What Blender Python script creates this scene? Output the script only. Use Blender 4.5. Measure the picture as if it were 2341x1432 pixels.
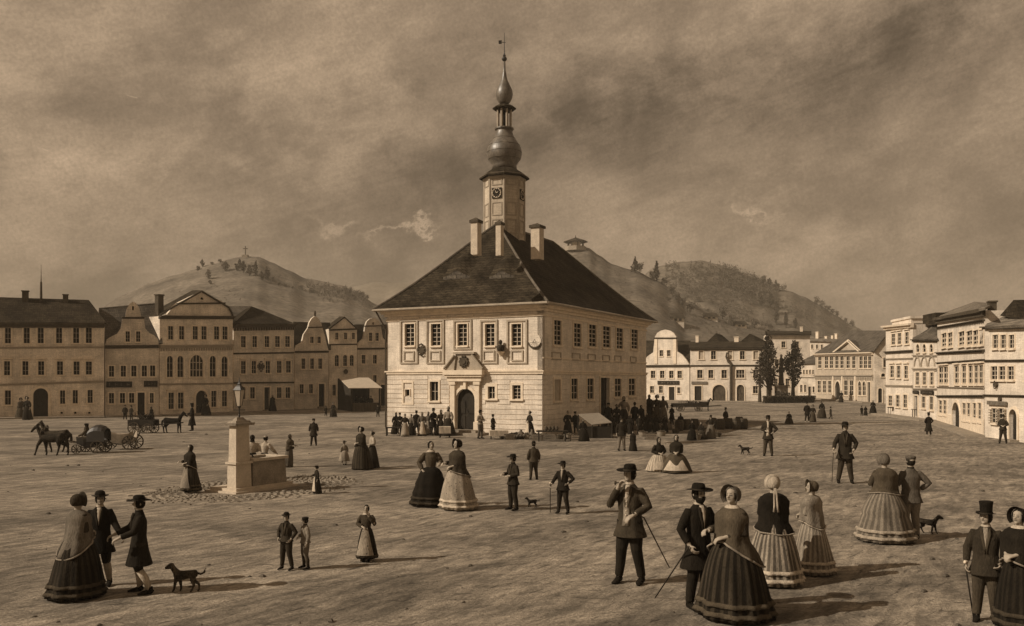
import bpy, math, random
from math import sin, cos, pi, radians, sqrt, atan2, tan
from mathutils import Vector as V, Matrix
from mathutils.geometry import tessellate_polygon
from mathutils import noise as MN
random.seed(7)
for o in list(bpy.data.objects): bpy.data.objects.remove(o)
SC = bpy.context.scene; C = SC.collection
# ---------------------------------------------------------------- camera, sky, sun, exposure
F, CX, HY, CH = 2000.0, 1170.5, 870.0, 3.1      # focal length and principal point measured on the picture, eye height in metres
cd = bpy.data.cameras.new('camera'); cam = bpy.data.objects.new('camera', cd); C.objects.link(cam)
cd.sensor_width = 36; cd.lens = 36*F/2341; cd.shift_y = (HY-716)/2341; cd.clip_end = 6000; cd.clip_start = .1
cam.location = (0, 0, CH); cam.rotation_euler = (pi/2, 0, 0); SC.camera = cam
SUN_AZ, SUN_EL = radians(18), radians(35)       # light travels towards +X, a little away from the camera
sl = bpy.data.lights.new('sun', 'SUN'); so = bpy.data.objects.new('sun', sl); C.objects.link(so)
sl.energy = 5.0; sl.angle = radians(.5); sl.color = (1, .875, .72)
sd = V((cos(SUN_AZ)*cos(SUN_EL), sin(SUN_AZ)*cos(SUN_EL), -sin(SUN_EL)))
so.rotation_euler = sd.to_track_quat('-Z', 'Y').to_euler(); so.location = (-60, -20, 60)
SC.view_settings.view_transform = 'Standard'; SC.view_settings.look = 'None'
SC.view_settings.exposure = -.16; SC.view_settings.gamma = 1
W = bpy.data.worlds.new('World'); SC.world = W; W.use_nodes = True
nt = W.node_tree; N = nt.nodes; L_ = nt.links; N.clear()
def nn(t, **k):
    n = N.new(t)
    for a, b in k.items(): setattr(n, a, b)
    return n
sky = nn('ShaderNodeTexSky', sky_type='NISHITA', sun_disc=False, sun_elevation=SUN_EL, sun_rotation=radians(270)-SUN_AZ)
sky.air_density = 1.0; sky.dust_density = 2.5
bw = nn('ShaderNodeRGBToBW'); L_.new(sky.outputs[0], bw.inputs[0])
tc = nn('ShaderNodeTexCoord'); 
sep = nn('ShaderNodeSeparateXYZ'); L_.new(tc.outputs['Generated'], sep.inputs[0])
def mth(op, a, b=None, c=None, clamp=False):
    n = nn('ShaderNodeMath', operation=op, use_clamp=clamp)
    for i, q in enumerate((a, b, c)):
        if q is None: continue
        if hasattr(q, 'links') or hasattr(q, 'is_linked'): L_.new(q, n.inputs[i])
        else: n.inputs[i].default_value = q
    return n.outputs[0]
def wnoise(scale, st, det=6, rough=.6, dist=0, rot=(0,0,0), loc=(0,0,0)):
    mp = nn('ShaderNodeMapping', vector_type='TEXTURE'); mp.inputs['Scale'].default_value = [1/q for q in st]; mp.inputs['Rotation'].default_value = rot; mp.inputs['Location'].default_value = loc
    L_.new(tc.outputs['Generated'], mp.inputs[0])
    n = nn('ShaderNodeTexNoise'); n.inputs['Scale'].default_value = scale; n.inputs['Detail'].default_value = det
    n.inputs['Roughness'].default_value = rough; n.inputs['Distortion'].default_value = dist
    L_.new(mp.outputs[0], n.inputs[0]); return n.outputs[0]
def ramp(x, a, b, c, d, smooth=True):
    n = nn('ShaderNodeMapRange', interpolation_type='SMOOTHSTEP' if smooth else 'LINEAR')
    for i, q in enumerate((a, b, c, d)): n.inputs[i+1].default_value = q
    L_.new(x, n.inputs[0]); return n.outputs[0]
big = wnoise(3.0, (1, 1, 1.7), 7, .6, .25, (0, radians(-14), 0), (.3, 0, .7))
mid = wnoise(10, (1, 1, 1.35), 8, .66, .15, (0, radians(-12), 0), (3.1, 0, .2))
strk = wnoise(60, (.6, 1, 3.5), 4, .7, .2, (0, radians(-20), 0))
grn = wnoise(330, (1, 1, 1), 2, .6)
cl = mth('ADD', mth('MULTIPLY', ramp(big, .36, .66, 0, 1), .62), mth('MULTIPLY', ramp(mid, .36, .68, 0, 1), .38))
wisp = ramp(wnoise(9, (1, 1, 5), 5, .62, 1.1, (0, radians(14), 0), (5, 0, 1.5)), .69, .76, 0, .55)
fac = mth('ADD', mth('MULTIPLY', cl, 1.0), .48)
fac = mth('MULTIPLY', fac, mth('ADD', mth('MULTIPLY', strk, .44), .79))
fac = mth('ADD', fac, wisp)
# broad banks of cloud: direction (x/y, z/y) seen from the square, half widths, strength
A_ = mth('ADD', mth('DIVIDE', sep.outputs[0], sep.outputs[1]), mth('MULTIPLY', mth('SUBTRACT', big, .5), .35)); B_ = mth('ADD', mth('DIVIDE', sep.outputs[2], sep.outputs[1]), mth('MULTIPLY', mth('SUBTRACT', mid, .5), .16))
def bank(px, py, sx, sy, amp, slope=0):
    u = mth('SUBTRACT', A_, (px-CX)/F); v = mth('SUBTRACT', mth('SUBTRACT', B_, (HY-py)/F), mth('MULTIPLY', u, slope))
    u = mth('DIVIDE', u, sx/F); v = mth('DIVIDE', v, sy/F)
    e = mth('EXPONENT', mth('MULTIPLY', mth('ADD', mth('MULTIPLY', u, u), mth('MULTIPLY', v, v)), -1)); return mth('MULTIPLY', e, amp)
front = mth('GREATER_THAN', sep.outputs[1], .05)
bk = None
for q in ((1250, 330, 620, 110, -.30, .28), (2150, 90, 420, 150, -.36, .3), (520, 60, 700, 170, .24, 0), (790, 150, 110, 60, .22), (280, 370, 160, 90, .2), (210, 335, 30, 22, .22), (720, 490, 40, 9, .6, -.2), (770, 505, 30, 9, .5), (880, 530, 60, 7, .7, .4), (925, 515, 30, 6, .6, .5), (1705, 470, 36, 8, .6, -.3), (2030, 480, 90, 200, .10), (1990, 560, 260, 260, .26), (1250, 60, 400, 60, .12), (450, 430, 420, 40, -.13), (120, 600, 300, 60, .12), (1330, 480, 340, 70, -.08)):
    e = bank(*q); bk = e if bk is None else mth('ADD', bk, e)
fac = mth('ADD', fac, mth('MULTIPLY', bk, front))
# thinner cloud higher up and towards the low right
fac = mth('MULTIPLY', fac, ramp(sep.outputs[2], .05, .45, .88, 1.12))
fac = mth('MULTIPLY', fac, mth('ADD', mth('MULTIPLY', grn, .6), .71))
lum = mth('ADD', mth('MULTIPLY', bw.outputs[0], .30), 3.0)      # Nishita daylight through an even layer of cloud
val = mth('MULTIPLY', lum, fac)
vs = nn('ShaderNodeVectorMath', operation='SCALE'); vs.inputs[0].default_value = (1, .72, .475); L_.new(val, vs.inputs['Scale'])
bg = nn('ShaderNodeBackground'); bg.inputs[1].default_value = .084; L_.new(vs.outputs[0], bg.inputs[0])
wo = nn('ShaderNodeOutputWorld'); L_.new(bg.outputs[0], wo.inputs[0])
# ---------------------------------------------------------------- materials
TINT = (1, .845, .655)
MC = {}; ALB = .76
def mat(name, v, var=.25, scale=2, grain=.2, gs=30, rough=.9, bump=.25, st=(1,1,1), pat=None, spec=.2, warm=1):
    if name in MC: return MC[name]
    if v < .12: warm = 1.35
    v *= ALB
    m = bpy.data.materials.new(name); MC[name] = m; m.use_nodes = True
    t = m.node_tree; n = t.nodes; l = t.links; b = n['Principled BSDF']
    b.inputs['Roughness'].default_value = rough; b.inputs['Specular IOR Level'].default_value = spec
    co = n.new('ShaderNodeTexCoord'); mp = n.new('ShaderNodeMapping'); mp.inputs['Scale'].default_value = st; l.new(co.outputs['Object'], mp.inputs[0])
    def no(s, d, src, r=.6):
        q = n.new('ShaderNodeTexNoise'); q.inputs['Scale'].default_value = s; q.inputs['Detail'].default_value = d; q.inputs['Roughness'].default_value = r
        l.new(src, q.inputs[0]); return q.outputs[0]
    def mr(x, a, bb, c, d):
        q = n.new('ShaderNodeMapRange'); 
        for i, z in enumerate((a, bb, c, d)): q.inputs[i+1].default_value = z
        l.new(x, q.inputs[0]); return q.outputs[0]
    def mu(a, bb, op='MULTIPLY'):
        q = n.new('ShaderNodeMath'); q.operation = op
        for i, z in enumerate((a, bb)):
            if hasattr(z, 'is_linked'): l.new(z, q.inputs[i])
            else: q.inputs[i].default_value = z
        return q.outputs[0]
    n1 = no(scale, 5, mp.outputs[0]); n2 = no(gs, 3, mp.outputs[0])
    f = mu(mr(n1, .33, .67, 1-var, 1+var), mr(n2, .3, .7, 1-grain, 1+grain)); hgt = n2
    if pat:
        sp = n.new('ShaderNodeSeparateXYZ'); l.new(co.outputs['Object'], sp.inputs[0])
        X, Y, Z = sp.outputs
        if pat == 'tiles':
            br = n.new('ShaderNodeTexBrick'); br.inputs['Scale'].default_value = 1; br.inputs['Brick Width'].default_value = .22; br.inputs['Row Height'].default_value = .16
            br.inputs['Mortar Size'].default_value = .012; br.inputs['Color1'].default_value = (.75,.75,.75,1); br.inputs['Color2'].default_value = (1.15,1.15,1.15,1); br.inputs['Mortar'].default_value = (.35,.35,.35,1)
            cb = n.new('ShaderNodeCombineXYZ'); l.new(mu(X, Y, 'ADD'), cb.inputs[0]); l.new(Z, cb.inputs[1]); l.new(cb.outputs[0], br.inputs[0])
            f = mu(f, br.outputs[0]); hgt = br.outputs[0]
        if pat in ('stripe', 'pleat', 'check'):
            at = mu(Y, X, 'ARCTAN2'); s1 = mu(mu(at, {'stripe': 25, 'pleat': 24, 'check': 15}[pat]), 0, 'SINE') if False else None
            q = n.new('ShaderNodeMath'); q.operation = 'SINE'; l.new(mu(at, {'stripe': 25, 'pleat': 23, 'check': 15}[pat]), q.inputs[0])
            f = mu(f, mr(q.outputs[0], -.3, .5, .38 if pat != 'pleat' else .6, 1.1))
            if pat == 'check':
                q2 = n.new('ShaderNodeMath'); q2.operation = 'SINE'; l.new(mu(Z, 60), q2.inputs[0]); f = mu(f, mr(q2.outputs[0], .4, .8, 1, .6))
        if pat in ('dots', 'stripe'):
            vo = n.new('ShaderNodeTexVoronoi'); vo.inputs['Scale'].default_value = 13; l.new(co.outputs['Object'], vo.inputs[0])
            f = mu(f, mr(vo.outputs[0], .12, .22, .3 if pat == 'dots' else .7, 1))
        if pat == 'cobble':
            vo = n.new('ShaderNodeTexVoronoi'); vo.feature = 'DISTANCE_TO_EDGE'; vo.inputs['Scale'].default_value = 4.5; l.new(co.outputs['Object'], vo.inputs[0])
            f = mu(f, mr(vo.outputs[0], .02, .1, .35, 1)); hgt = vo.outputs[0]
        if pat == 'streak':
            ms = n.new('ShaderNodeMapping'); ms.inputs['Scale'].default_value = (.25, .25, 6); l.new(co.outputs['Object'], ms.inputs[0])
            f = mu(f, mr(no(6, 4, ms.outputs[0]), .35, .65, .82, 1.12))
            ms = n.new('ShaderNodeMapping'); ms.inputs['Scale'].default_value = (5, 5, .3); l.new(co.outputs['Object'], ms.inputs[0])
            f = mu(f, mr(no(3, 4, ms.outputs[0]), .3, .7, .85, 1.1))
    vm = n.new('ShaderNodeVectorMath'); vm.operation = 'SCALE'; vm.inputs[0].default_value = (v, v*(1-(1-TINT[1])*warm), v*(1-(1-TINT[2])*warm)); l.new(f, vm.inputs['Scale'])
    l.new(vm.outputs[0], b.inputs['Base Color'])
    if bump:
        bp = n.new('ShaderNodeBump'); bp.inputs['Strength'].default_value = bump; bp.inputs['Distance'].default_value = .03; l.new(hgt, bp.inputs['Height']); l.new(bp.outputs[0], b.inputs['Normal'])
    return m
def cloth(v, pat=None):
    return mat('cloth_%03d%s' % (round(v*1000), '_'+pat if pat else ''), v, .3, 6, .25, 60, .95, .5, (1,1,.35), pat, .1)
M_wl = mat('plaster_light', .86, .2, .8, .14, 14, .95, .2, pat='streak', warm=.8)
M_w2 = mat('plaster_pale', .60, .16, .8, .16, 14, .95, .2, pat='streak')
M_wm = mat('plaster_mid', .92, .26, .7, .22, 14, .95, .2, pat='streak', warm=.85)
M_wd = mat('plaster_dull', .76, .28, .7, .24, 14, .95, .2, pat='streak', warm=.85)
M_tl = mat('trim_light', .92, .12, 3, .12, 30, .9, .2)
M_tm = mat('trim_mid', .45, .15, 3, .15, 30, .9, .2)
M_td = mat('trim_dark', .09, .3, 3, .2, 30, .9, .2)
M_rd = mat('roof_tiles_dark', .055, .45, .9, .35, 9, .95, .5, pat='tiles', spec=.05)
M_rm = mat('roof_tiles_brown', .13, .4, .9, .35, 9, .9, .5, pat='tiles')
M_rl = mat('roof_tiles_faded', .24, .35, .9, .3, 9, .9, .5, pat='tiles')
M_gl = mat('window_glass', .016, .6, 2.5, .2, 20, .75, 0, spec=.03)
M_bl = mat('window_blind', .5, .15, 3, .1, 20, .8, .1)
M_fr = mat('window_frame', .6, .1, 4, .1, 30, .7, .1)
M_dk = mat('dark_wood', .03, .4, 5, .3, 40, .8, .3, (1,1,.2))
M_wd2 = mat('brown_wood', .09, .4, 5, .3, 40, .8, .3, (1,1,.2))
M_wd3 = mat('pale_wood', .32, .25, 5, .2, 40, .8, .3, (1,1,.2))
M_cu = mat('copper_dome', .15, .4, 2.5, .25, 12, .42, .25, (1,1,.6), spec=.6)
M_ir = mat('dark_iron', .025, .2, 5, .1, 40, .5, .1, spec=.5)
M_skin = mat('skin', .42, .08, 6, .05, 40, .6, .05)
M_face = mat('face_features', .13, .1, 6, .05, 40, .6, .05)
M_st = mat('pale_stone', .66, .14, 3, .18, 25, .9, .4)
M_sm = mat('grey_stone', .34, .22, 3, .2, 25, .9, .4)
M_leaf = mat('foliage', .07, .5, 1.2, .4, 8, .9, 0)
M_leaf2 = mat('foliage_hazed', .17, .4, 1.2, .4, 8, .9, 0)  # hill trees and woods: haze of distance painted in as a lighter leaf colour
M_bark = mat('bark', .06, .4, 3, .3, 20, .95, .5, (1,1,.2))
# ---------------------------------------------------------------- mesh helpers
ORI = {}
def base_empty(name, loc, label, cat, group=None, kind=None):
    o = bpy.data.objects.new(name, None); C.objects.link(o); o.location = loc; o.empty_display_size = .2
    ORI[o.name] = V(loc); tag(o, label, cat, group, kind); return o
def tag(o, label=None, cat=None, group=None, kind=None):
    if label: o['label'] = label
    if cat: o['category'] = cat
    if group: o['group'] = group
    if kind: o['kind'] = kind
    return o
REM = []
class G:
    def __init__(s): s.v = []; s.f = []
    def add(s, vs, fs):
        k = len(s.v); s.v += [V(q) for q in vs]; s.f += [tuple(i+k for i in f) for f in fs]; return s
    def hexa(s, b, t):      # bottom 4, top 4, same winding
        return s.add(list(b)+list(t), [(3,2,1,0),(4,5,6,7),(0,1,5,4),(1,2,6,5),(2,3,7,6),(3,0,4,7)])
    def obox(s, o, a, b, c):
        o, a, b, c = V(o), V(a), V(b), V(c); return s.hexa([o, o+a, o+a+b, o+b], [o+c, o+a+c, o+a+b+c, o+b+c])
    def cbox(s, c, x, y, z, rz=0):
        cx, sx = cos(rz), sin(rz); a = V((cx*x, sx*x, 0)); b = V((-sx*y, cx*y, 0)); return s.obox(V(c)-a/2-b/2, a, b, V((0,0,z)))
    def rings(s, rs, cap=True, closed=True):
        k = len(s.v); n = len(rs[0])
        for r in rs: s.v += [V(q) for q in r]
        for i in range(len(rs)-1):
            for j in range(n if closed else n-1):
                a = k+i*n+j; b = k+i*n+(j+1) % n; s.f.append((a, b, b+n, a+n))
        if cap:
            s.f.append(tuple(k+j for j in reversed(range(n)))); m = k+(len(rs)-1)*n; s.f.append(tuple(m+j for j in range(n)))
        return s
    def tube(s, pts, rs, n=8, ref=(0, 1, 0), cap=True):
        pts = [V(p) for p in pts]; out = []
        if not isinstance(rs, (list, tuple)): rs = [rs]*len(pts)
        for i, p in enumerate(pts):
            d = (pts[min(i+1, len(pts)-1)]-pts[max(i-1, 0)]).normalized(); rf = V(ref)
            if abs(d.dot(rf)) > .93: rf = V((1, 0, .1))
            a = rf.cross(d).normalized(); b = d.cross(a)
            r = rs[i]; rx, ry = r if isinstance(r, (list, tuple)) else (r, r)
            out.append([p+a*(cos(2*pi*j/n)*rx)+b*(sin(2*pi*j/n)*ry) for j in range(n)])
        return s.rings(out, cap)
    def lathe(s, c, prof, n=16, fn=None, sy=1, a0=0, cap=True):
        c = V(c); rs = []
        for r, z in prof:
            rg = []
            for j in range(n):
                a = a0+2*pi*j/n; q = r*(fn(a, z) if fn else 1); rg.append(c+V((cos(a)*q, sin(a)*q*sy, z)))
            rs.append(rg)
        return s.rings(rs, cap)
    def ell(s, c, rx, ry, rz, n=10, m=7):
        return s.lathe(c, [(max(sin(pi*i/m), .02)*1, -cos(pi*i/m)*rz) for i in range(m+1)], n, None) if False else s._ell(c, rx, ry, rz, n, m)
    def _ell(s, c, rx, ry, rz, n, m):
        c = V(c)
        return s.rings([[c+V((cos(2*pi*j/n)*rx*q, sin(2*pi*j/n)*ry*q, -cos(pi*i/m)*rz)) for j in range(n)] for i in range(m+1) for q in [max(sin(pi*i/m), .03)]])
    def panel(s, pts, th):
        pts = [V(p) for p in pts]; nrm = (pts[1]-pts[0]).cross(pts[2]-pts[0]).normalized()
        if nrm.z < 0: nrm = -nrm
        n = len(pts); return s.add(pts+[p-nrm*th for p in pts], [tuple(range(n)), tuple(range(2*n-1, n-1, -1))]+[(i, i+n, (i+1) % n+n, (i+1) % n) for i in range(n)])
    def xf(s, M):
        s.v = [M @ q for q in s.v]; return s
    def put(s, name, m, parent=None, smooth=False, label=None, cat=None, group=None, kind=None, vox=None, sm=3, paint=None):
        lo = V([min(q[i] for q in s.v) for i in range(3)]); hi = V([max(q[i] for q in s.v) for i in range(3)])
        c = (lo+hi)/2
        if not parent: c.z = lo.z
        me = bpy.data.meshes.new(name); me.from_pydata([q-c for q in s.v], [], s.f); me.update()
        for q in (m if isinstance(m, list) else [m]): me.materials.append(q)
        o = bpy.data.objects.new(name, me); C.objects.link(o); ORI[o.name] = c
        if parent: o.parent = parent; o.location = c-ORI[parent.name]
        else: o.location = c
        if smooth: me.shade_smooth()
        tag(o, label, cat, group, kind)
        if vox:
            r = o.modifiers.new('join', 'REMESH'); r.mode = 'VOXEL'; r.voxel_size = vox
            q = o.modifiers.new('soft', 'SMOOTH'); q.factor = .5; q.iterations = sm
            REM.append((o, paint))
        return o
def gp(x, y):
    Y = CH*F/(y-HY); return V(((x-CX)*Y/F, Y, 0))
def bake_remesh():
    dg = bpy.context.evaluated_depsgraph_get(); dg.update()
    for o, paint in REM:
        me = bpy.data.meshes.new_from_object(o.evaluated_get(dg)); mats = list(o.data.materials)
        if not me.materials:
            for q in mats: me.materials.append(q)
        me.shade_smooth()
        o.modifiers.clear(); o.data = me
        if paint: paint(o, me)
def copy_tree(o, parent=None):
    c = o.copy(); C.objects.link(c); c.parent = parent
    for ch in o.children: copy_tree(ch, c)
    return c
# ---------------------------------------------------------------- facades
class Fac:
    def __init__(s, p0, p1):
        s.p0 = V(p0); s.p1 = V(p1); s.u = (s.p1-s.p0); s.L = s.u.length; s.u.normalize()
        s.n = V((s.u.y, -s.u.x, 0))
        if s.n.dot(-s.p0) < 0: s.n = -s.n
    def sz(s, x, y, d=0):
        dr = V(((x-CX)/F, 1, (HY-y)/F)); o = V((0, 0, CH)); pl = s.p0-s.n*d
        t = (pl-o).dot(s.n)/dr.dot(s.n); q = o+dr*t; return (q-pl).dot(s.u), q.z
    def P(s, a, z, d=0): return s.p0+s.u*a-s.n*d+V((0, 0, z))
    def X(s, x, y, d=0): return s.P(*s.sz(x, y, d), d)
    def box(s, g, a0, a1, z0, z1, d0, d1): # d negative = proud of the wall
        return g.hexa([s.P(a0, z0, d0), s.P(a1, z0, d0), s.P(a1, z0, d1), s.P(a0, z0, d1)], [s.P(a0, z1, d0), s.P(a1, z1, d0), s.P(a1, z1, d1), s.P(a0, z1, d1)])
class House(Fac):
    def __init__(s, p0, p1, label, wm, depth=6, name='town_house', cat='house', group='houses around the square'):
        super().__init__(p0, p1); s.root = base_empty(name, (s.p0+s.p1)/2, label, cat, group); s.wm = wm; s.depth = depth; s.holes = []; s.rv = .05 if abs(s.n.y) < .62 else .12
    def opening(s, x, w, y0, y1, arch=False):
        sa, z1 = s.sz(x, y0); z0 = s.sz(x, y1)[1]; a0 = s.sz(x-w/2, y0)[0]; a1 = s.sz(x+w/2, y0)[0]
        a0, a1 = max(a0, .08), min(a1, s.L-.08); z0 = max(z0, .03)
        if arch:
            r = (a1-a0)/2; rz = min(r, (z1-z0)*.5); pts = [(a0, z0), (a1, z0)]+[((a0+a1)/2+r*cos(t*pi/10), z1-rz+rz*sin(t*pi/10)) for t in range(11)]
        else: pts = [(a0, z0), (a1, z0), (a1, z1), (a0, z1)]
        s.holes.append(pts); return a0, a1, z0, z1, pts
    def win(s, x, w, y0, y1, nx=2, ny=3, arch=False, sur=.09, sill=True, hood=0, blind=False, fm=None, tm=None, det=True, name='window'):
        if s.rv < .1 and s.p0.x > 20: w *= 1.28; sur *= .8
        a0, a1, z0, z1, pts = s.opening(x, w, y0, y1, arch); fm = fm or M_fr; tm = tm or M_tl
        g = G(); g.add([s.P(a, z, s.rv) for a, z in pts], [tuple(range(len(pts)))]); pane = g.put(name, M_bl if blind else M_gl, s.root)
        if not det: return pane
        g = G(); b = max(.016, (a1-a0)*.03)
        if not blind:
            for i in range(1, nx): c = a0+(a1-a0)*i/nx; s.box(g, c-b, c+b, z0, z1-(.02 if arch else 0), s.rv-.04, s.rv-.005)
            for i in range(1, ny): c = z0+(z1-z0)*i/ny; s.box(g, a0, a1, c-b*.8, c+b*.8, s.rv-.036, s.rv-.006)
        s.box(g, a0, a0+b*1.4, z0, z1-((a1-a0)/2 if arch else 0), s.rv-.045, s.rv-.003); s.box(g, a1-b*1.4, a1, z0, z1-((a1-a0)/2 if arch else 0), s.rv-.045, s.rv-.003)
        s.box(g, a0, a1, z0, z0+b*2, s.rv-.047, s.rv-.002)
        g.put('frame', fm, pane)
        if sur:
            g = G(); zt = z1
            if arch:
                n = len(pts); r = (a1-a0)/2; rz = min(r, (z1-z0)*.5); zt = z1-rz; cc = (a0+a1)/2
                o_ = [(cc+(r+sur)*cos(t*pi/10), zt+(rz+sur)*sin(t*pi/10)) for t in range(11)]; i_ = [(cc+r*cos(t*pi/10), zt+rz*sin(t*pi/10)) for t in range(11)]
                for t in range(10):
                    q = [i_[t], o_[t], o_[t+1], i_[t+1]]; g.hexa([s.P(a, z, -.05) for a, z in q], [s.P(a, z, .02) for a, z in q])
            else: s.box(g, a0-sur, a1+sur, z1, z1+sur, -.05, .02)
            s.box(g, a0-sur, a0, z0, zt, -.05, .02); s.box(g, a1, a1+sur, z0, zt, -.05, .02)
            if hood: s.box(g, a0-sur*1.6, a1+sur*1.6, z1+sur+.06, z1+sur+.06+hood, -.16, .02)
            g.put('surround', tm, pane)
        if sill:
            g = G(); s.box(g, a0-sur*1.3, a1+sur*1.3, z0-.09, z0, -.12, .02); g.put('sill', tm, pane)
        return pane
    def row(s, xs, w, t0, t1, b0, b1, **k):
        x0, x1 = xs[0], xs[-1]
        for x in xs:
            f = (x-x0)/max(x1-x0, 1); ww = w if not isinstance(w, tuple) else w[0]+(w[1]-w[0])*f
            s.win(x, ww, t0+(t1-t0)*f, b0+(b1-b0)*f, **k)
    def door(s, x, w, y0, y1, arch=True, leaves=2, dm=None, sur=.14, steps=True):
        a0, a1, z0, z1, pts = s.opening(x, w, y0, y1, arch)
        g = G(); g.add([s.P(a, z, .16) for a, z in pts], [tuple(range(len(pts)))])
        zt = z1-((a1-a0)/2 if arch else 0)
        for i in range(leaves):
            l0 = a0+(a1-a0)*i/leaves; l1 = a0+(a1-a0)*(i+1)/leaves; m = (l1-l0)*.16
            for q0, q1 in ((.06, .46), (.54, .94)): s.box(g, l0+m, l1-m, z0+(zt-z0)*q0, z0+(zt-z0)*q1, .12, .17)
        d = g.put('door', dm or M_dk, s.root)
        g = G(); s.box(g, (a0+a1)/2+.03, (a0+a1)/2+.07, z0+(z1-z0)*.42, z0+(z1-z0)*.5, .07, .13); g.put('handle', M_ir, d)
        if sur:
            g = G()
            if arch:
                r = (a1-a0)/2; rz = min(r, (z1-z0)*.5); zt = z1-rz; cc = (a0+a1)/2
                for t in range(10):
                    q = [(cc+k*cos(tt*pi/10), zt+(k-r+rz)*sin(tt*pi/10)) for k, tt in ((r, t), (r+sur, t), (r+sur, t+1), (r, t+1))]
                    g.hexa([s.P(a, z, -.07) for a, z in q], [s.P(a, z, .02) for a, z in q])
            else: s.box(g, a0-sur, a1+sur, z1, z1+sur, -.07, .02)
            s.box(g, a0-sur, a0, z0, zt, -.07, .02); s.box(g, a1, a1+sur, z0, zt, -.07, .02); g.put('door_surround', M_tl, d)
        if steps:
            g = G(); s.box(g, a0-.15, a1+.15, 0, z0+.02 if z0 > .06 else .1, -.45, -.002); g.put('step', M_sm, s.root)
        return d
    def band(s, pa, pb, h, proud=.12, m=None, name='cornice', dent=0):
        g = G(); (a, za), (b, zb) = s.sz(*pa), s.sz(*pb); a = max(a, -.1); b = min(b, s.L+.1)
        g.hexa([s.P(a, za-h, -proud*.5), s.P(b, zb-h, -proud*.5), s.P(b, zb-h, .05), s.P(a, za-h, .05)], [s.P(a, za-h*.45, -proud*.5), s.P(b, zb-h*.45, -proud*.5), s.P(b, zb-h*.45, .05), s.P(a, za-h*.45, .05)])
        g.hexa([s.P(a, za-h*.45, -proud), s.P(b, zb-h*.45, -proud), s.P(b, zb-h*.45, .05), s.P(a, za-h*.45, .05)], [s.P(a, za, -proud*1.1), s.P(b, zb, -proud*1.1), s.P(b, zb, .05), s.P(a, za, .05)])
        for i in range(dent):
            f = (i+.3)/dent; f2 = (i+.75)/dent; z = za+(zb-za)*f-h; s.box(g, a+(b-a)*f, a+(b-a)*f2, z-h*.8, z, -proud*.45, .02)
        return g.put(name, m or M_tm, s.root)
    def close(s, top, name='wall', bodyz=None, back=.3):
        # top: pixel outline from the left eave over any gable to the right eave
        pts = [s.sz(x, y) for x, y in top]; pts[0] = (0, pts[0][1]); pts[-1] = (s.L, pts[-1][1])
        out = [(0, 0)]+[(s.L, 0)]+list(reversed(pts)); loops = [out]+[h for h in s.holes]
        g = G(); flat = [q for lp in loops for q in lp]
        tris = tessellate_polygon([[V((a, z, 0)) for a, z in lp] for lp in loops])
        g.add([s.P(a, z) for a, z in flat], [tuple(t) for t in tris])
        for lp in s.holes:
            n = len(lp); g.add([s.P(a, z, 0) for a, z in lp]+[s.P(a, z, .2) for a, z in lp], [(i, (i+1) % n, (i+1) % n+n, i+n) for i in range(n)])
        n = len(out); g.add([s.P(a, z, 0) for a, z in out]+[s.P(a, z, back) for a, z in out], [(i, (i+1) % n, (i+1) % n+n, i+n) for i in range(n)]+[tuple(range(2*n-1, n-1, -1))])
        z0 = bodyz or min(pts[0][1], pts[-1][1])-.02; z1 = bodyz or z0
        if s.depth: s.box(g, .01, s.L-.01, 0, z0, back+.002, s.depth)
        s.top = pts; s.ez = z0
        return g.put(name, s.wm, s.root)
    def roof(s, panels, m=None, th=.12, name='roof'):
        g = G()
        for pn in panels: g.panel([s.X(*q) if not isinstance(q, V) else q for q in pn], th)
        return g.put(name, m or M_rd, s.root)
    def gable_roof(s, zr, m=None, ov=.25, side=.1):      # ridge parallel to the facade
        g = G(); e = s.top[0][1], s.top[-1][1]; D = s.depth; k = (zr-e[0])/(D/2)
        g.panel([s.P(-side, e[0]-ov*k+.05, -ov), s.P(s.L+side, e[1]-ov*k+.05, -ov), s.P(s.L+side, zr+.05, D/2), s.P(-side, zr+.05, D/2)], .12)
        g.panel([s.P(-side, zr+.05, D/2), s.P(s.L+side, zr+.05, D/2), s.P(s.L+side, e[1]+.0, D+.1), s.P(-side, e[0]+.0, D+.1)], .12)
        g.add([s.P(0, e[0]-.1, .1), s.P(0, zr-.05, D/2), s.P(0, e[0]-.1, D)], [(0, 1, 2)]); g.add([s.P(s.L, e[1]-.1, .1), s.P(s.L, zr-.05, D/2), s.P(s.L, e[1]-.1, D)], [(0, 1, 2)])
        return g.put('roof', m or M_rd, s.root)
    def chimney(s, x, w, y0, y1, d, m=None, parent=None, cap=True):
        a, z1 = s.sz(x, y0, d); z0 = s.sz(x, y1, d)[1]; hw = w/2*s.P(a, 0, d).y/F/max(abs(s.u.x)+.3*abs(s.u.y), .4)
        g = G(); s.box(g, a-hw, a+hw, z0-.6, z1, d-hw*.8, d+hw*.8)
        if cap: s.box(g, a-hw*1.25, a+hw*1.25, z1, z1+hw*.35, d-hw, d+hw)
        return g.put('chimney', m or M_tm, parent or s.root)
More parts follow.
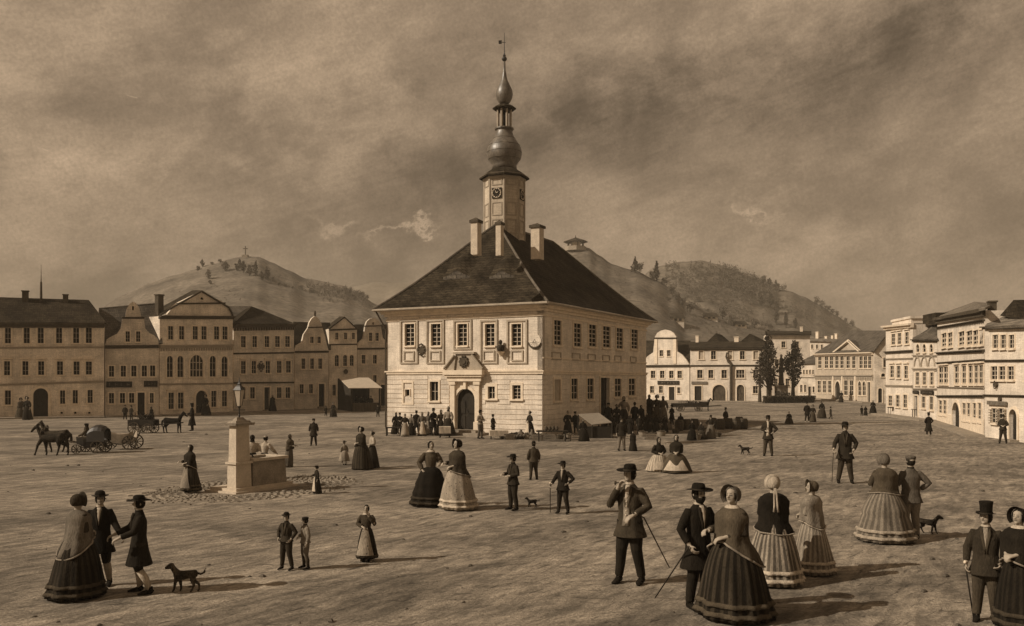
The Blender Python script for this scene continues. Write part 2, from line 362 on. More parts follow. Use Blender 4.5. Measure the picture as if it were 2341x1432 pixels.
    def sign(s, x0, x1, y0, y1, label, v=.04, letters=True):
        a0, z1 = s.sz(x0, y0); a1 = s.sz(x1, y0)[0]; z0 = s.sz((x0+x1)/2, y1)[1]; z1 = s.sz((x0+x1)/2, y0)[1]
        r = base_empty('shop_sign', s.P((a0+a1)/2, z0, -.1), label, 'sign', 'shop signs on the houses')
        g = G(); s.box(g, a0, a1, z0, z1, -.14, -.06); g.put('board', mat('sign_board', .03, .3, 3) if v < .1 else mat('sign_board_pale', .2, .3, 3), r)
        if letters:
            g = G(); n = max(4, int((a1-a0)/(z1-z0)*1.1)); rr = random.Random(int(x0)); h = z1-z0
            for i in range(n):      # the painted letters are too small and blurred to read: upright and slanted strokes
                c = a0+(a1-a0)*(i+.7)/(n+.4); w = (a1-a0)/n*.22
                s.box(g, c-w, c-w*.5, z0+h*.25, z0+h*.75, -.146, -.141)
                if rr.random() < .6: s.box(g, c-w*.5, c+w, z0+h*(.25+.4*rr.random()), z0+h*(.36+.3*rr.random()), -.146, -.141)
            g.put('faded_lettering', mat('faded_letters', .16 if v < .1 else .05, .3, 3), r)
        return r
# ---------------------------------------------------------------- ground and hills
ground_m = mat('packed_earth', .32, .3, .3, .25, 9, .97, .5)
def ground_nodes():
    t = ground_m.node_tree; n = t.nodes; l = t.links; b = n['Principled BSDF']; co = n.new('ShaderNodeTexCoord')
    def no(st, rot, sc, det, lo, hi, a, bb, dist=0, tex='ShaderNodeTexNoise'):
        mp = n.new('ShaderNodeMapping'); mp.vector_type = 'TEXTURE'; mp.inputs['Scale'].default_value = st; mp.inputs['Rotation'].default_value = (0, 0, radians(rot)); l.new(co.outputs['Object'], mp.inputs[0])
        q = n.new(tex); q.inputs['Scale'].default_value = sc
        if tex == 'ShaderNodeTexNoise': q.inputs['Detail'].default_value = det; q.inputs['Distortion'].default_value = dist; q.inputs['Roughness'].default_value = .65
        l.new(mp.outputs[0], q.inputs[0]); r = n.new('ShaderNodeMapRange')
        for i, z in enumerate((lo, hi, a, bb)): r.inputs[i+1].default_value = z
        l.new(q.outputs[0], r.inputs[0]); return r.outputs[0]
    layers = [no((1.5, 1, 1), 30, .3, 7, .38, .62, .56, 1.25, .6), no((4, 1, 1), 60, 4.4, 6, .38, .62, .62, 1.24, .35), no((3.5, 1, 1), 20, 6, 5, .36, .64, .76, 1.16, .2),
              no((1, 1, 1), 0, 22, 6, .34, .66, .66, 1.22), no((1.4, 1, 1), 30, 4, 2, .015, .07, .3, 1, 0, 'ShaderNodeTexVoronoi'), no((1, 1, 1), 20, 9, 2, .01, .06, .45, 1, 0, 'ShaderNodeTexVoronoi'),
              no((5, 1, 1), 48, 9, 3, .60, .66, 1, .5, .4), no((4, 1, 1), -12, 7, 3, .61, .67, 1, .55, .4), no((1, 1, 1), 0, 1.3, 6, .35, .65, .8, 1.14, .5)]
    f = layers[0]
    for q in layers[1:]:
        m = n.new('ShaderNodeMath'); m.operation = 'MULTIPLY'; l.new(f, m.inputs[0]); l.new(q, m.inputs[1]); f = m.outputs[0]
    vm = n.new('ShaderNodeVectorMath'); vm.operation = 'SCALE'; v = .285; vm.inputs[0].default_value = (v, v*TINT[1], v*TINT[2]); l.new(f, vm.inputs['Scale']); l.new(vm.outputs[0], b.inputs['Base Color'])
    bp = n.new('ShaderNodeBump'); bp.inputs['Strength'].default_value = .5; bp.inputs['Distance'].default_value = .05; l.new(f, bp.inputs['Height']); l.new(bp.outputs[0], b.inputs['Normal'])
ground_nodes()
g = G(); g.add([(-3000, -60, 0), (3000, -60, 0), (3000, 5000, 0), (-3000, 5000, 0)], [(0, 1, 2, 3)])
o = g.put('ground', ground_m, kind='structure'); 
# low trodden ridges and ruts, a real relief sheet just above the ground in the near square
g = G(); nx, ny = 190, 170
for j in range(ny+1):
    Y = 8+62*(j/ny)**1.6
    for i in range(nx+1):
        X = -44+88*i/nx; e = min(1, min(i, nx-i)/6)*min(1, min(j, ny-j)/6)
        q = MN.noise(V((X*.22+Y*.10, Y*.55-X*.1, 0)))*.5+MN.noise(V((X*.9, Y*1.6, 3)))*.3
        g.v.append(V((X, Y, .004+.035*max(0, q+.35)*e)))
g.f = [(j*(nx+1)+i, j*(nx+1)+i+1, (j+1)*(nx+1)+i+1, (j+1)*(nx+1)+i) for j in range(ny) for i in range(nx)]
o = g.put('square', ground_m, smooth=True, kind='structure')
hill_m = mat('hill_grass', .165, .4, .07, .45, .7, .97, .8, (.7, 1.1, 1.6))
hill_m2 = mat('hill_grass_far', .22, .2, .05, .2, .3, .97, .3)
class Hill:
    def __init__(s, ridge, yf, yr, name, m, amp=1.5):
        s.r = ridge; s.yf, s.yr, s.amp = yf, yr, amp; x0, x1 = ridge[0][0], ridge[-1][0]; g = G(); nx, ny = 150, 44
        for j in range(ny+1):
            for i in range(nx+1): g.v.append(s.at(x0+(x1-x0)*i/nx, 1.5*j/ny))
        g.f = [(j*(nx+1)+i, j*(nx+1)+i+1, (j+1)*(nx+1)+i+1, (j+1)*(nx+1)+i) for j in range(ny) for i in range(nx)]
        g.put(name, m, smooth=True, kind='structure')
    def zr(s, x):
        for (a, ya), (b, yb) in zip(s.r, s.r[1:]):
            if x <= b:
                f = (x-a)/(b-a); f = f*f*(3-2*f)*.5+f*.5; return CH+(HY-(ya+(yb-ya)*f))*s.yr/F
        return 0
    def at(s, x, t):
        Y = s.yf+(s.yr-s.yf)*t; f = t**1.25 if t <= 1 else max(0, 1-(t-1)*1.4)
        z = s.zr(x)*f; X = (x-CX)*Y/F; k = min(1, t*3)*max(0, min(1, (1.06-t)*6))
        z += s.amp*k*(MN.noise(V((X*.03, Y*.03, 1)))*2.2+MN.noise(V((X*.1, Y*.1, 5)))); return V((X, Y, z-.5))
    def pix(s, x, y):
        best = None
        for i in range(1, 60):
            p = s.at(x, i/60); yy = HY-(p.z-CH)*F/p.y
            if best is None or abs(yy-y) < best[0]: best = (abs(yy-y), p)
        return best[1]
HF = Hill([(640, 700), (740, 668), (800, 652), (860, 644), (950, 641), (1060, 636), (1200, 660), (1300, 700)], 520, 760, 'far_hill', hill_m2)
HL = Hill([(120, 800), (200, 718), (280, 672), (340, 645), (400, 624), (440, 610), (480, 597), (520, 587), (560, 581), (590, 584), (620, 598), (660, 615), (700, 634), (740, 640), (780, 647), (820, 668), (860, 692), (930, 730), (1000, 800)], 190, 380, 'left_hill', hill_m)
H2 = Hill([(1380, 760), (1450, 640), (1500, 603), (1560, 590), (1600, 590), (1640, 598), (1690, 616), (1740, 640), (1780, 660), (1810, 664), (1835, 676), (1870, 695), (1910, 720), (1950, 745), (2010, 775), (2100, 800)], 330, 480, 'wooded_hill', hill_m)
H1 = Hill([(1080, 760), (1160, 640), (1230, 590), (1260, 572), (1290, 563), (1320, 560), (1345, 561), (1370, 578), (1400, 597), (1450, 611), (1500, 634), (1540, 660), (1570, 690), (1640, 715), (1740, 740), (1830, 775), (1900, 820)], 190, 330, 'lookout_hill', hill_m)
# ---------------------------------------------------------------- trees
def leaves(g, c, rx, ry, rz, n, sz, rr, shape='round'):
    lob = [(V((rr.uniform(-.55, .55), rr.uniform(-.55, .55), rr.uniform(-.8, .8))), rr.uniform(.35, .6)) for _ in range(9)]
    for _ in range(n):
        if rr.random() < .75:
            b, r = rr.choice(lob); d = V((rr.gauss(0, 1), rr.gauss(0, 1), rr.gauss(0, 1))).normalized()*r*rr.uniform(.5, 1.05); q = b+d
        else:
            d = V((rr.gauss(0, 1), rr.gauss(0, 1), rr.gauss(0, 1))).normalized()*rr.uniform(.3, .95); q = d
        if shape == 'cone': k = max(.06, (1-(q.z+1)/2)); q = V((q.x*k*1.5, q.y*k*1.5, q.z))
        if shape == 'tall': k = max(.35, 1-abs(q.z+.15)*.75); q = V((q.x*k, q.y*k, q.z))
        p = V(c)+V((q.x*rx, q.y*ry, q.z*rz)); a = V((rr.gauss(0, 1), rr.gauss(0, 1), rr.gauss(0, 1))).normalized(); b = a.cross(V((rr.gauss(0, 1), rr.gauss(0, 1), rr.gauss(0, 1)))).normalized(); s = sz*rr.uniform(.5, 1.3)
        g.add([p-a*s, p-b*s*.6, p+a*s, p+b*s*.6], [(0, 1, 2, 3)])
def tree(p, h, r, label, n=900, sz=.16, shape='tall', name='tree', group='trees', m=None, trunk=.22, seed=1, cat='tree'):
    rr = random.Random(seed); rt = base_empty(name, p, label, cat, group); g = G(); p = V(p)
    tr = h*.022+.03; g.tube([p-V((0, 0, .1)), p+V((0, 0, h*trunk)), p+V((rr.uniform(-.1, .1)*r, 0, h*.6)), p+V((0, 0, h*.9))], [tr*1.5, tr, tr*.6, tr*.15], 7)
    for i in range(6):
        a = rr.uniform(0, 6.28); z = h*(trunk+.09*i); e = p+V((cos(a)*r*.7, sin(a)*r*.7, z+h*.16)); g.tube([p+V((0, 0, z)), (p+V((0, 0, z))+e)/2+V((0, 0, -.03*h)), e], [tr*.5, tr*.35, tr*.1], 5)
    g.put('trunk', M_bark, rt); g = G(); leaves(g, p+V((0, 0, h*(trunk+1)/2)), r, r, h*(1-trunk)/2, n, sz, rr, shape); g.put('crown', m or M_leaf, rt); return rt
# ---------------------------------------------------------------- town hall
pA, pB = gp(885, 988), gp(1240, 1000)
uf = (pB-pA).normalized(); ub = V((-uf.y, uf.x, 0)); LEN = 17.0; pC, pD = pB+ub*LEN, pA+ub*LEN
TH = House(pA, pB, 'large square white town hall with hipped roof and onion dome tower in mid square', M_wl, 0, 'town_hall', 'town hall', None)
hall = TH.root; EZ = 7.15
for x in (937, 997, 1057.5, 1120.5, 1181):
    TH.win(x, 22, 741, 791, 2, 5, sur=.06)
TH.win(993, 19, 873, 917, 2, 2, sur=.12); TH.win(1124, 16, 884, 912, 2, 2, sur=.16); TH.win(1181.5, 19, 881, 913, 2, 4, sur=.14)
TH.win(932, 10, 891, 906, 1, 1, sur=.05, sill=False)
TH.door(1065, 43, 889, 983, dm=M_dk, sur=.16, steps=False)
zt = EZ
TH.close([(885, TH.P(0, 0).y and 715), (1240, 700)], back=.3)
# walls are brought to one level by a frieze under the eaves
SD = House(pB, pC, 'x', M_wl, 0, 'side', 'x', None); ORI.pop(SD.root.name); bpy.data.objects.remove(SD.root); SD.root = hall
def body_walls():
    g = G(); e = .02
    g.hexa([pA+uf*e+ub*.32, pB-uf*.32+ub*.32, pC-uf*.32-ub*e, pD+uf*e-ub*e], [q+V((0, 0, EZ)) for q in (pA+uf*e+ub*.32, pB-uf*.32+ub*.32, pC-uf*.32-ub*e, pD+uf*e-ub*e)])
    g.put('wall', M_wl, hall)
body_walls()
for x, y0, y1 in ((1274, 733, 790), (1319.5, 740, 794), (1354, 743, 794), (1386, 747, 796), (1416, 751, 799), (1450, 754, 799)): SD.win(x, 17 if x < 1400 else 15, y0, y1, 2, 5, sur=.12)
for x, y0, y1, bl in ((1273.5, 868, 917, True), (1312.5, 866, 914, False), (1349, 866, 914, False), (1412, 866, 909, False), (1444, 866, 906, False)): SD.win(x, 15, y0, y1, 2, 3, sur=.12, blind=bl)
SD.door(1381.5, 20, 864, 976, arch=False, sur=.1, steps=False)
SD.close([(1240, 700), (1473, 741)], back=.3)
def slab_course(fc, z0, z1, x0, x1, avoid, g, dz=.025):
    a = x0
    for (b0, b1, c0, c1) in sorted(avoid):
        if c1 <= z0 or c0 >= z1: continue
        if b0 > a+.05: fc.box(g, a, b0, z0, z1, -dz, .01)
        a = max(a, b1)
    if x1 > a+.05: fc.box(g, a, x1, z0, z1, -dz, .01)
def rust(fc, zs, pads, m):
    g = G(); av = []
    for h in fc.holes: a = [p[0] for p in h]; z = [p[1] for p in h]; av.append((min(a)-pads, max(a)+pads, min(z)-pads, max(z)+pads))
    if fc is TH: c = fc.sz(1065, 920)[0]; av = [q for q in av if not q[0]-.01 < c < q[1]+.01]+[(c-1.1, c+1.1, 0, 3.4)]; a = fc.sz(933, 890)[0]; av = [q for q in av if not q[0] < a < q[1]]+[(a-.42, a+.42, 1.75, 3.1)]
    for z in zs: slab_course(fc, z, z+.235, .0, fc.L, av, g, .03)
    g.put('rusticated_courses', m, hall)
rust(TH, [.12+.275*i for i in range(12)], .17, M_wl); rust(SD, [.12+.275*i for i in range(12)], .17, M_wl)
def zb(fc, g, z0, z1, pr, a=-.0, b=0): fc.box(g, a-pr, fc.L+b+pr, z0, z1, -pr, .02)
g = G(); zb(TH, g, 3.46, 3.58, .07); zb(TH, g, 3.58, 3.66, .12); zb(SD, g, 3.462, 3.578, .068, .07); zb(SD, g, 3.582, 3.658, .118, .12); zb(SD, g, 4.3, 4.38, .05, .06); g.put('string_course', M_tl, hall)
for fc in (TH, SD):
    g = G(); zb(fc, g, 6.62, 6.74, .06); zb(fc, g, 6.9, 7.05, .12+.002*(fc is SD)); zb(fc, g, 7.05, 7.2, .28+.002*(fc is SD)); zb(fc, g, 7.2, 7.3, .45+.002*(fc is SD))
    for i in range(5 if fc is TH else 0): a = fc.sz((926, 989, 1049, 1110, 1170)[i], 705)[0]; fc.box(g, a-.1, a+1.0, 6.76, 6.86, -.05, .02)
    g.put('cornice', M_tl, hall)
# tall raised panels round the upper windows with a square apron below each
g = G()
for x0, x1 in ((915, 956), (975, 1016), (1037, 1079), (1098, 1138), (1159, 1206)):
    a0, a1 = TH.sz(x0, 780)[0], TH.sz(x1, 780)[0]; zt = TH.sz(x0, 732)[1]; zb0 = TH.sz(x0, 832)[1] if x0 != 1037 else TH.sz(x0, 800)[1]; t = .1
    for q in ((a0, a0+t, zb0, zt), (a1-t, a1, zb0, zt), (a0+t, a1-t, zt-t, zt), (a0+t, a1-t, zb0, zb0+t*.7)): TH.box(g, *q, -.07, .02)
    if x0 != 1037:
        c = (a0+a1)/2; w = .3
        for q in ((c-w-.08, c-w, zb0+.15, zb0+.75), (c+w, c+w+.08, zb0+.15, zb0+.75), (c-w, c+w, zb0+.67, zb0+.75), (c-w, c+w, zb0+.15, zb0+.21)): TH.box(g, *q, -.06, .02)
g.put('window_panelling', mat('trim_hall', .52, .15, 3), hall)
g = G()
for x, y in ((1271.5, 814), (1316.5, 816), (1352, 818), (1385, 820), (1412, 821), (1447, 823)):
    a, z = SD.sz(x, y); w = .62 if x < 1300 else .6
    for q in ((a-w, a-w+.06, z-.22, z+.22), (a+w-.06, a+w, z-.22, z+.22), (a-w+.06, a+w-.06, z+.16, z+.22), (a-w+.06, a+w-.06, z-.22, z-.16)): SD.box(g, *q, -.05, .02)
g.put('window_panelling', M_tm, hall)
# niche on the left
g = G(); a = TH.sz(933, 890)[0]
for q in ((a-.42, a-.3, 1.75, 3.05), (a+.3, a+.42, 1.75, 3.05), (a-.3, a+.3, 2.95, 3.05), (a-.42, a+.42, 1.65, 1.75)): TH.box(g, *q, -.06, .02)
g.put('niche_frame', M_tl, hall)
# portal
c = TH.sz(1065, 920)[0]; r = base_empty('tmp', (0, 0, 0), None, None); bpy.data.objects.remove(r)
g = G(); TH.box(g, c-1.0, c-.62, .15, .75, -.22, .02); TH.box(g, c+.62, c+1.0, .15, .75, -.22, .02); TH.box(g, c-.95, c-.67, .75, 2.85, -.16, .02); TH.box(g, c+.67, c+.95, .75, 2.85, -.16, .02)
TH.box(g, c-1.02, c-.6, 2.85, 3.05, -.22, .02); TH.box(g, c+.6, c+1.02, 2.85, 3.05, -.22, .02); TH.box(g, c-.08, c+.08, 2.6, 3.05, -.17, .02)
portal = g.put('portal', M_tl, hall)
g = G(); TH.box(g, c-1.12, c+1.12, 3.05, 3.3, -.25, .02); TH.box(g, c-1.22, c+1.22, 3.3, 3.42, -.36, .02); TH.box(g, c-1.3, c+1.3, 3.42, 3.68, -.44, .02); g.put('entablature', M_tl, portal)
g = G(); zc = 3.68
for sgn in (-1, 1):
    g.hexa([TH.P(c+sgn*a, z, -.3) for a, z in ((1.25, zc), (.62, zc+.85), (.5, zc+.85), (.62, zc))], [TH.P(c+sgn*a, z, .0) for a, z in ((1.25, zc), (.62, zc+.85), (.5, zc+.85), (.62, zc))])
    g.tube([TH.P(c+sgn*(1.28-.1*i), zc+.08+.11*i, -.34) for i in range(8)], .07, 8)
TH.box(g, c-.56, c+.56, zc, zc+.92, -.2, .01); TH.box(g, c-.7, c+.7, zc+.92, zc+1.03, -.3, .01); g.put('pediment', M_tm, portal)
g = G(); g.tube([TH.P(c, zc+.48, -.2), TH.P(c, zc+.48, -.3)], [(.24, .28)]*2, 14); g.tube([TH.P(c, zc+.48, -.3), TH.P(c, zc+.48, -.34)], [(.14, .17)]*2, 10)
for i in range(10): a = i*pi/5; g.ell(TH.P(c+.27*cos(a), zc+.48+.3*sin(a), -.24), .07, .07, .07, 6, 4)
g.put('coat_of_arms', M_td, portal)
g = G(); TH.box(g, c-1.5, c+1.5, 0, .16, -1.2, -.01); TH.box(g, c-1.1, c+1.1, .16, .3, -.8, -.012); g.put('step', M_sm, hall)
# ornaments on the wall: oval board, bust on a bracket, sundial
g = G(); a, z = TH.sz(965, 800); g.tube([TH.P(a, z, .0), TH.P(a, z, -.1)], [(.2, .33)]*2, 16)
for i in range(12): t = i*pi/6; g.ell(TH.P(a+.2*cos(t), z+.33*sin(t), -.1), .05, .05, .06, 6, 4)
g.put('oval_plaque', M_td, hall)
g = G(); a, z = TH.sz(1148, 790); g.ell(TH.P(a, z+.17, -.2), .11, .11, .14, 10, 7); g.lathe(TH.P(a, z-.35, -.2), [(.1, 0), (.2, .12), (.24, .3), (.07, .4), (.06, .46)], 12); b_ = g.put('bust', mat('bronze', .06, .3, 4), hall, smooth=True)
g = G(); g.lathe(TH.P(a, z-.62, -.16), [(.06, 0), (.1, .08), (.2, .2), (.26, .27)], 12); g.put('bracket', M_tl, b_)
g = G(); a, z = TH.sz(1223, 780); g.tube([TH.P(a, z, .01), TH.P(a, z, -.03)], .38, 24); sdl = g.put('sundial', M_wl, hall)
g = G(); pts = [TH.P(a+.38*cos(t), z+.38*sin(t), -.05) for t in [radians(q) for q in range(190, 352, 12)]]; g.tube(pts, [.02+.045*sin(pi*i/(len(pts)-1)) for i in range(len(pts))], 6)
for i in range(7): t = radians(200+i*23); g.tube([TH.P(a+.06*cos(t), z+.06*sin(t), -.035), TH.P(a+.3*cos(t), z+.3*sin(t), -.035)], .007, 4)
g.tube([TH.P(a, z+.1, -.03), TH.P(a-.02, z-.12, -.25)], .012, 5); g.put('sundial_dial', M_td, sdl)
g = G(); g.tube([TH.P(-.5, 7.25, -.45), TH.P(-.35, 6.9, -.35), TH.P(-.02, 6.1, -.06), TH.P(-.06, 5.8, -.06), TH.P(-.06, .3, -.06)], .05, 8); g.put('drainpipe', M_td, hall)
# roof
OV = .62; ez = 7.3; eA, eB, eC, eD = [p+V((0, 0, ez)) for p in (pA-uf*OV-ub*OV, pB+uf*OV-ub*OV, pC+uf*OV+ub*OV, pD-uf*OV+ub*OV)]
mid_ = (pA+pB)/2; R1 = mid_+ub*4.3+V((0, 0, 12.75)); R2 = mid_+ub*12.2+V((0, 0, 12.75))
g = G()
def slope(a, b, c, d=None, n=7):      # tiled slope with the slight bell-cast of an old roof
    d = d or c; rs = []
    for i in range(n+1):
        t = i/n; s = -.32*sin(pi*min(1, t*1.0))*(1-t); l = a.lerp(d, t); r = b.lerp(c, t); rs.append([l+V((0, 0, s)), r+V((0, 0, s))])
    for i in range(n):
        g.add([rs[i][0], rs[i][1], rs[i+1][1], rs[i+1][0]], [(0, 1, 2, 3)])
slope(eA, eB, R1); slope(eB, eC, R2, R1); slope(eC, eD, R2); slope(eD, eA, R1, R2)
g.add([eA, eB, eC, eD], [(3, 2, 1, 0)])
roof = g.put('roof', M_rd, hall)
g = G()
for a, b in ((eA, R1), (eB, R1), (eC, R2), (eD, R2)): g.tube([a.lerp(b, i/9)+V((0, 0, .03-.30*sin(pi*i/9)*(1-i/9))) for i in range(10)], .075, 6)
g.tube([R1, R2], .09, 6); g.put('ridge_tiles', mat('ridge_tiles', .16, .3, 4), roof)
g = G()
for a, b in ((eA, eB), (eB, eC), (eC, eD), (eD, eA)):
    g.tube([a-V((0, 0, .02)), b-V((0, 0, .02))], .07, 6)
g.put('gutter', M_tm, roof)
def roof_hit(x, y):   # where a ray of sight meets the hall roof
    dr = V(((x-CX)/F, 1, (HY-y)/F)); o = V((0, 0, CH)); best = None
    for a, b, c in ((eA, eB, R1), (eB, eC, R1), (eD, eA, R1)):
        nn_ = (b-a).cross(c-a); t = (a-o).dot(nn_)/dr.dot(nn_); q = o+dr*t
        if t > 0 and (best is None or t < best[0]) and q.z > 7: 
            if (b-a).cross(q-a).dot(nn_) > 0: best = (t, q)
    return best[1]
def hall_chimney(x, w, y0, y1):
    q = roof_hit(x, y1); h = (y1-y0)*q.y/F; w = w*q.y/F*.72; g = G()
    g.obox(q-uf*w/2-ub*w/2-V((0, 0, .5)), uf*w, ub*w*1.1, V((0, 0, h+.42))); o_ = g.put('chimney', M_st, roof)
    g = G(); p = q+V((0, 0, h-.08)); v2 = w*1.3; g.obox(p-uf*v2/2-ub*v2/2, uf*v2, ub*v2*1.1, V((0, 0, .14))); p2 = p+V((0, 0, .14)); g.add([p2-uf*v2/2-ub*v2/2, p2+uf*v2/2-ub*v2/2, p2+uf*v2/2+ub*v2/2, p2-uf*v2/2+ub*v2/2, p2+V((0, 0, .16))], [(0, 1, 4), (1, 2, 4), (2, 3, 4), (3, 0, 4)]); g.put('chimney_cap', M_td, o_)
hall_chimney(1088, 24, 507, 562); hall_chimney(1142, 18, 512, 565); hall_chimney(1228, 30, 519, 574)
for x, y in ((1043, 633), (1146, 632)):
    q = roof_hit(x, y); g = G(); rs = []
    for j in range(5):
        t = j/4; rs.append([q+uf*(s*.7)+ub*(.9*t)+V((0, 0, (.30*math.exp(-(s*1.6)**2*1.3))*(1-.0*t)+.95*t*(1 if False else .98)-.0)) for s in [k/8-1 for k in range(17)]])
    k = 0; 
    g.rings(rs, False, False); e = g.put('eyelid_dormer', M_rd, roof)
    g = G(); g.add([q+uf*(s*.7)+V((0, 0, (.27*math.exp(-(s*1.6)**2*1.3)))) for s in [k/8-1 for k in range(17)]]+[q+uf*.7+V((0, 0, -.1)), q-uf*.7+V((0, 0, -.1))], [tuple(range(19))]); g.put('dormer_face', M_rm, e)
# tower
K = 1/36.2; tcn = mid_+ub*5.9; tcn = V(((1153-CX)*tcn.y/F, tcn.y, 0)); tz = lambda y: CH+(HY-y)*tcn.y/F; K = tcn.y/F
g = G(); g.lathe(tcn, [(46*K, 10.2), (46*K, tz(408)), (30*K, tz(408))], 8, a0=-pi/2); tower = g.put('tower', M_w2, hall)
def octp(i, f, z, r):   # point on octagon face i, f across, radius r
    a, b = -pi/2+i*pi/4, -pi/2+(i+1)*pi/4; return tcn+V((cos(a)*r, sin(a)*r, z)).lerp(V((cos(b)*r, sin(b)*r, z)), f)
g = G()
for i in range(8):
    for z0, z1 in ((tz(540), tz(508)), (tz(500), tz(470)), (tz(432), tz(415))):
        for f0, f1, y0, y1 in ((.16, .22, z0, z1), (.78, .84, z0, z1), (.22, .78, z0, z0+.06), (.22, .78, z1-.06, z1)):
            g.hexa([octp(i, f0, y0, 46*K), octp(i, f1, y0, 46*K), octp(i, f1, y0, 47.3*K), octp(i, f0, y0, 47.3*K)], [octp(i, f0, y1, 46*K), octp(i, f1, y1, 46*K), octp(i, f1, y1, 47.3*K), octp(i, f0, y1, 47.3*K)])
g.put('tower_panelling', M_tm, tower)
g = G()
for i in range(8): a = -pi/2+i*pi/4; p = tcn+V((cos(a), sin(a), 0))*45.6*K; g.tube([p+V((0, 0, 10.3)), p+V((0, 0, tz(409)))], .07, 6)
g.lathe(tcn, [(46.5*K, tz(418)), (50*K, tz(414)), (50*K, tz(411)), (53*K, tz(408)), (55*K, tz(405))], 8, a0=-pi/2); g.put('tower_cornice', M_tm, tower)
for i in (7, 1, 5, 3):
    cc = octp(i, .5, tz(450), 46*K); nr = (V((cc.x, cc.y, 0))-V((tcn.x, tcn.y, 0))).normalized(); up = V((0, 0, 1)); sd_ = nr.cross(up)
    g = G(); h = 11.5*K; g.obox(cc-sd_*h-up*h, sd_*2*h, nr*.06, up*2*h); ck = g.put('clock', mat('clock_face', .03, .1, 3), tower)
    g = G()
    for k in range(12): a = k*pi/6; p = cc+nr*.07+(sd_*cos(a)+up*sin(a))*8.5*K; g.tube([p, p+(sd_*cos(a)+up*sin(a))*.07], .022, 4)
    pts = [cc+nr*.07+(sd_*cos(k*pi/12)+up*sin(k*pi/12))*10.6*K for k in range(25)]; g.tube(pts, .012, 4); g.put('numerals', M_tl, ck)
    g = G(); g.tube([cc+nr*.09, cc+nr*.09+(sd_*.5+up*.8)*.18], .016, 4); g.tube([cc+nr*.09, cc+nr*.09+(sd_*-.8+up*.3)*.13], .018, 4); g.put('hand', M_tl, ck)
prof = [(57, 411), (57.5, 408), (46, 399), (36, 392), (29, 388), (28, 380), (31, 374), (38, 364), (40.5, 352), (39, 341), (34, 330), (27, 320), (21.5, 311), (19, 303), (18.5, 297)]
g = G(); g.lathe(tcn, [(r*K, tz(y)) for r, y in prof[:5]], 8, a0=-pi/2); g.put('tower_roof', M_rd, tower)
g = G(); g.lathe(tcn, [(r*K, tz(y)) for r, y in prof[4:]], 24, lambda a, z: 1-.025*abs(sin(a*4))); dome = g.put('onion_dome', M_cu, tower, smooth=True)
g = G()
for y in (318, 334, 350, 366): 
    r = [a_ for a_ in zip(prof, prof[1:]) if a_[0][1] >= y >= a_[1][1]][0]; f = (r[0][1]-y)/(r[0][1]-r[1][1]); rr_ = r[0][0]+(r[1][0]-r[0][0])*f
    g.tube([tcn+V((cos(t*pi/12)*(rr_-.3)*K, sin(t*pi/12)*(rr_-.3)*K, tz(y))) for t in range(25)], .012, 4)
g.put('seam', M_td, dome)
g = G(); g.lathe(tcn, [(18*K, tz(299)), (22*K, tz(297)), (22*K, tz(294)), (16*K, tz(293))], 16); lan = g.put('lantern', M_cu, tower)
g = G(); g.lathe(tcn, [(9*K, tz(294)), (9*K, tz(252))], 8); g.put('lantern_core', M_gl, lan)
for i in range(8):
    a = -pi/2+(i+.5)*pi/4; p = tcn+V((cos(a), sin(a), 0))*15.5*K; g = G(); g.tube([p+V((0, 0, tz(294))), p+V((0, 0, tz(252)))], .075, 8); g.put('column', M_tm, lan)
g = G(); g.lathe(tcn, [(17*K, tz(256)), (19*K, tz(253)), (27*K, tz(250)), (27*K, tz(248)), (18*K, tz(243)), (9*K, tz(240)), (9*K, tz(238))], 8, a0=-pi/2); g.put('lantern_roof', M_rd, lan)
p2 = [(9, 240), (13, 235), (18, 226), (19.5, 216), (18, 206), (13, 195), (8, 185), (5.5, 176), (4.5, 168), (4, 166), (3, 163), (2.2, 140)]
g = G(); g.lathe(tcn, [(r*K, tz(y)) for r, y in p2], 20, lambda a, z: 1-.03*abs(sin(a*4))); g.put('upper_onion_dome', M_cu, tower, smooth=True)
g = G(); g.ell(tcn+V((0, 0, tz(135))), 6*K, 6*K, 6*K, 12, 8); g.lathe(tcn, [(3*K, tz(129)), (3.4*K, tz(127)), (2*K, tz(124)), (.9*K, tz(120)), (.5*K, tz(75))], 8)
g.tube([tcn+V((-6*K, 0, tz(97))), tcn+V((3*K, 0, tz(97)))], .02, 5); g.add([tcn+V((-13*K, .01, tz(100))), tcn+V((-6*K, .01, tz(101))), tcn+V((-6*K, .01, tz(92))), tcn+V((-12*K, .01, tz(93))), tcn+V((-10*K, .01, tz(97)))], [(0, 1, 2, 3, 4)])
g.obox(tcn+V((-13*K, -.01, tz(101))), (7*K, 0, 0), (0, .02, 0), (0, 0, 8*K)); g.put('weather_vane', M_ir, tower)
# ---------------------------------------------------------------- houses on the left
def emblem(h, x, y, rx, rz, m=None, name='emblem'):
    g = G(); a, z = h.sz(x, y); g.tube([h.P(a, z, 0), h.P(a, z, -.12)], [(rx, rz)]*2, 14)
    for i in range(10): t = i*pi/5; g.ell(h.P(a+rx*cos(t), z+rz*sin(t), -.12), rx*.3, rx*.3, rx*.3, 6, 4)
    g.put(name, m or M_td, h.root)
def fpanel(h, pts, th=.12): return [h.X(*q) for q in pts]
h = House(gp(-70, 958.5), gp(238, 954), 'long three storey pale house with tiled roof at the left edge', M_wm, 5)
h.row([-42, 18, 61, 93, 135, 174, 203], 14, 750, 750, 786, 785, sur=.12); h.row([-42, 16, 58, 94, 137, 175, 203], 14, 826, 827, 859, 857, hood=.1, sur=.12)
h.row([143, 172, 206], 12, 893, 892, 924, 922, sur=.1, ny=2); h.win(18, 14, 893, 926, 2, 2, sur=.1); h.win(-42, 14, 893, 926, 2, 2, sur=.1); h.door(93, 34, 888, 953, sur=.2)
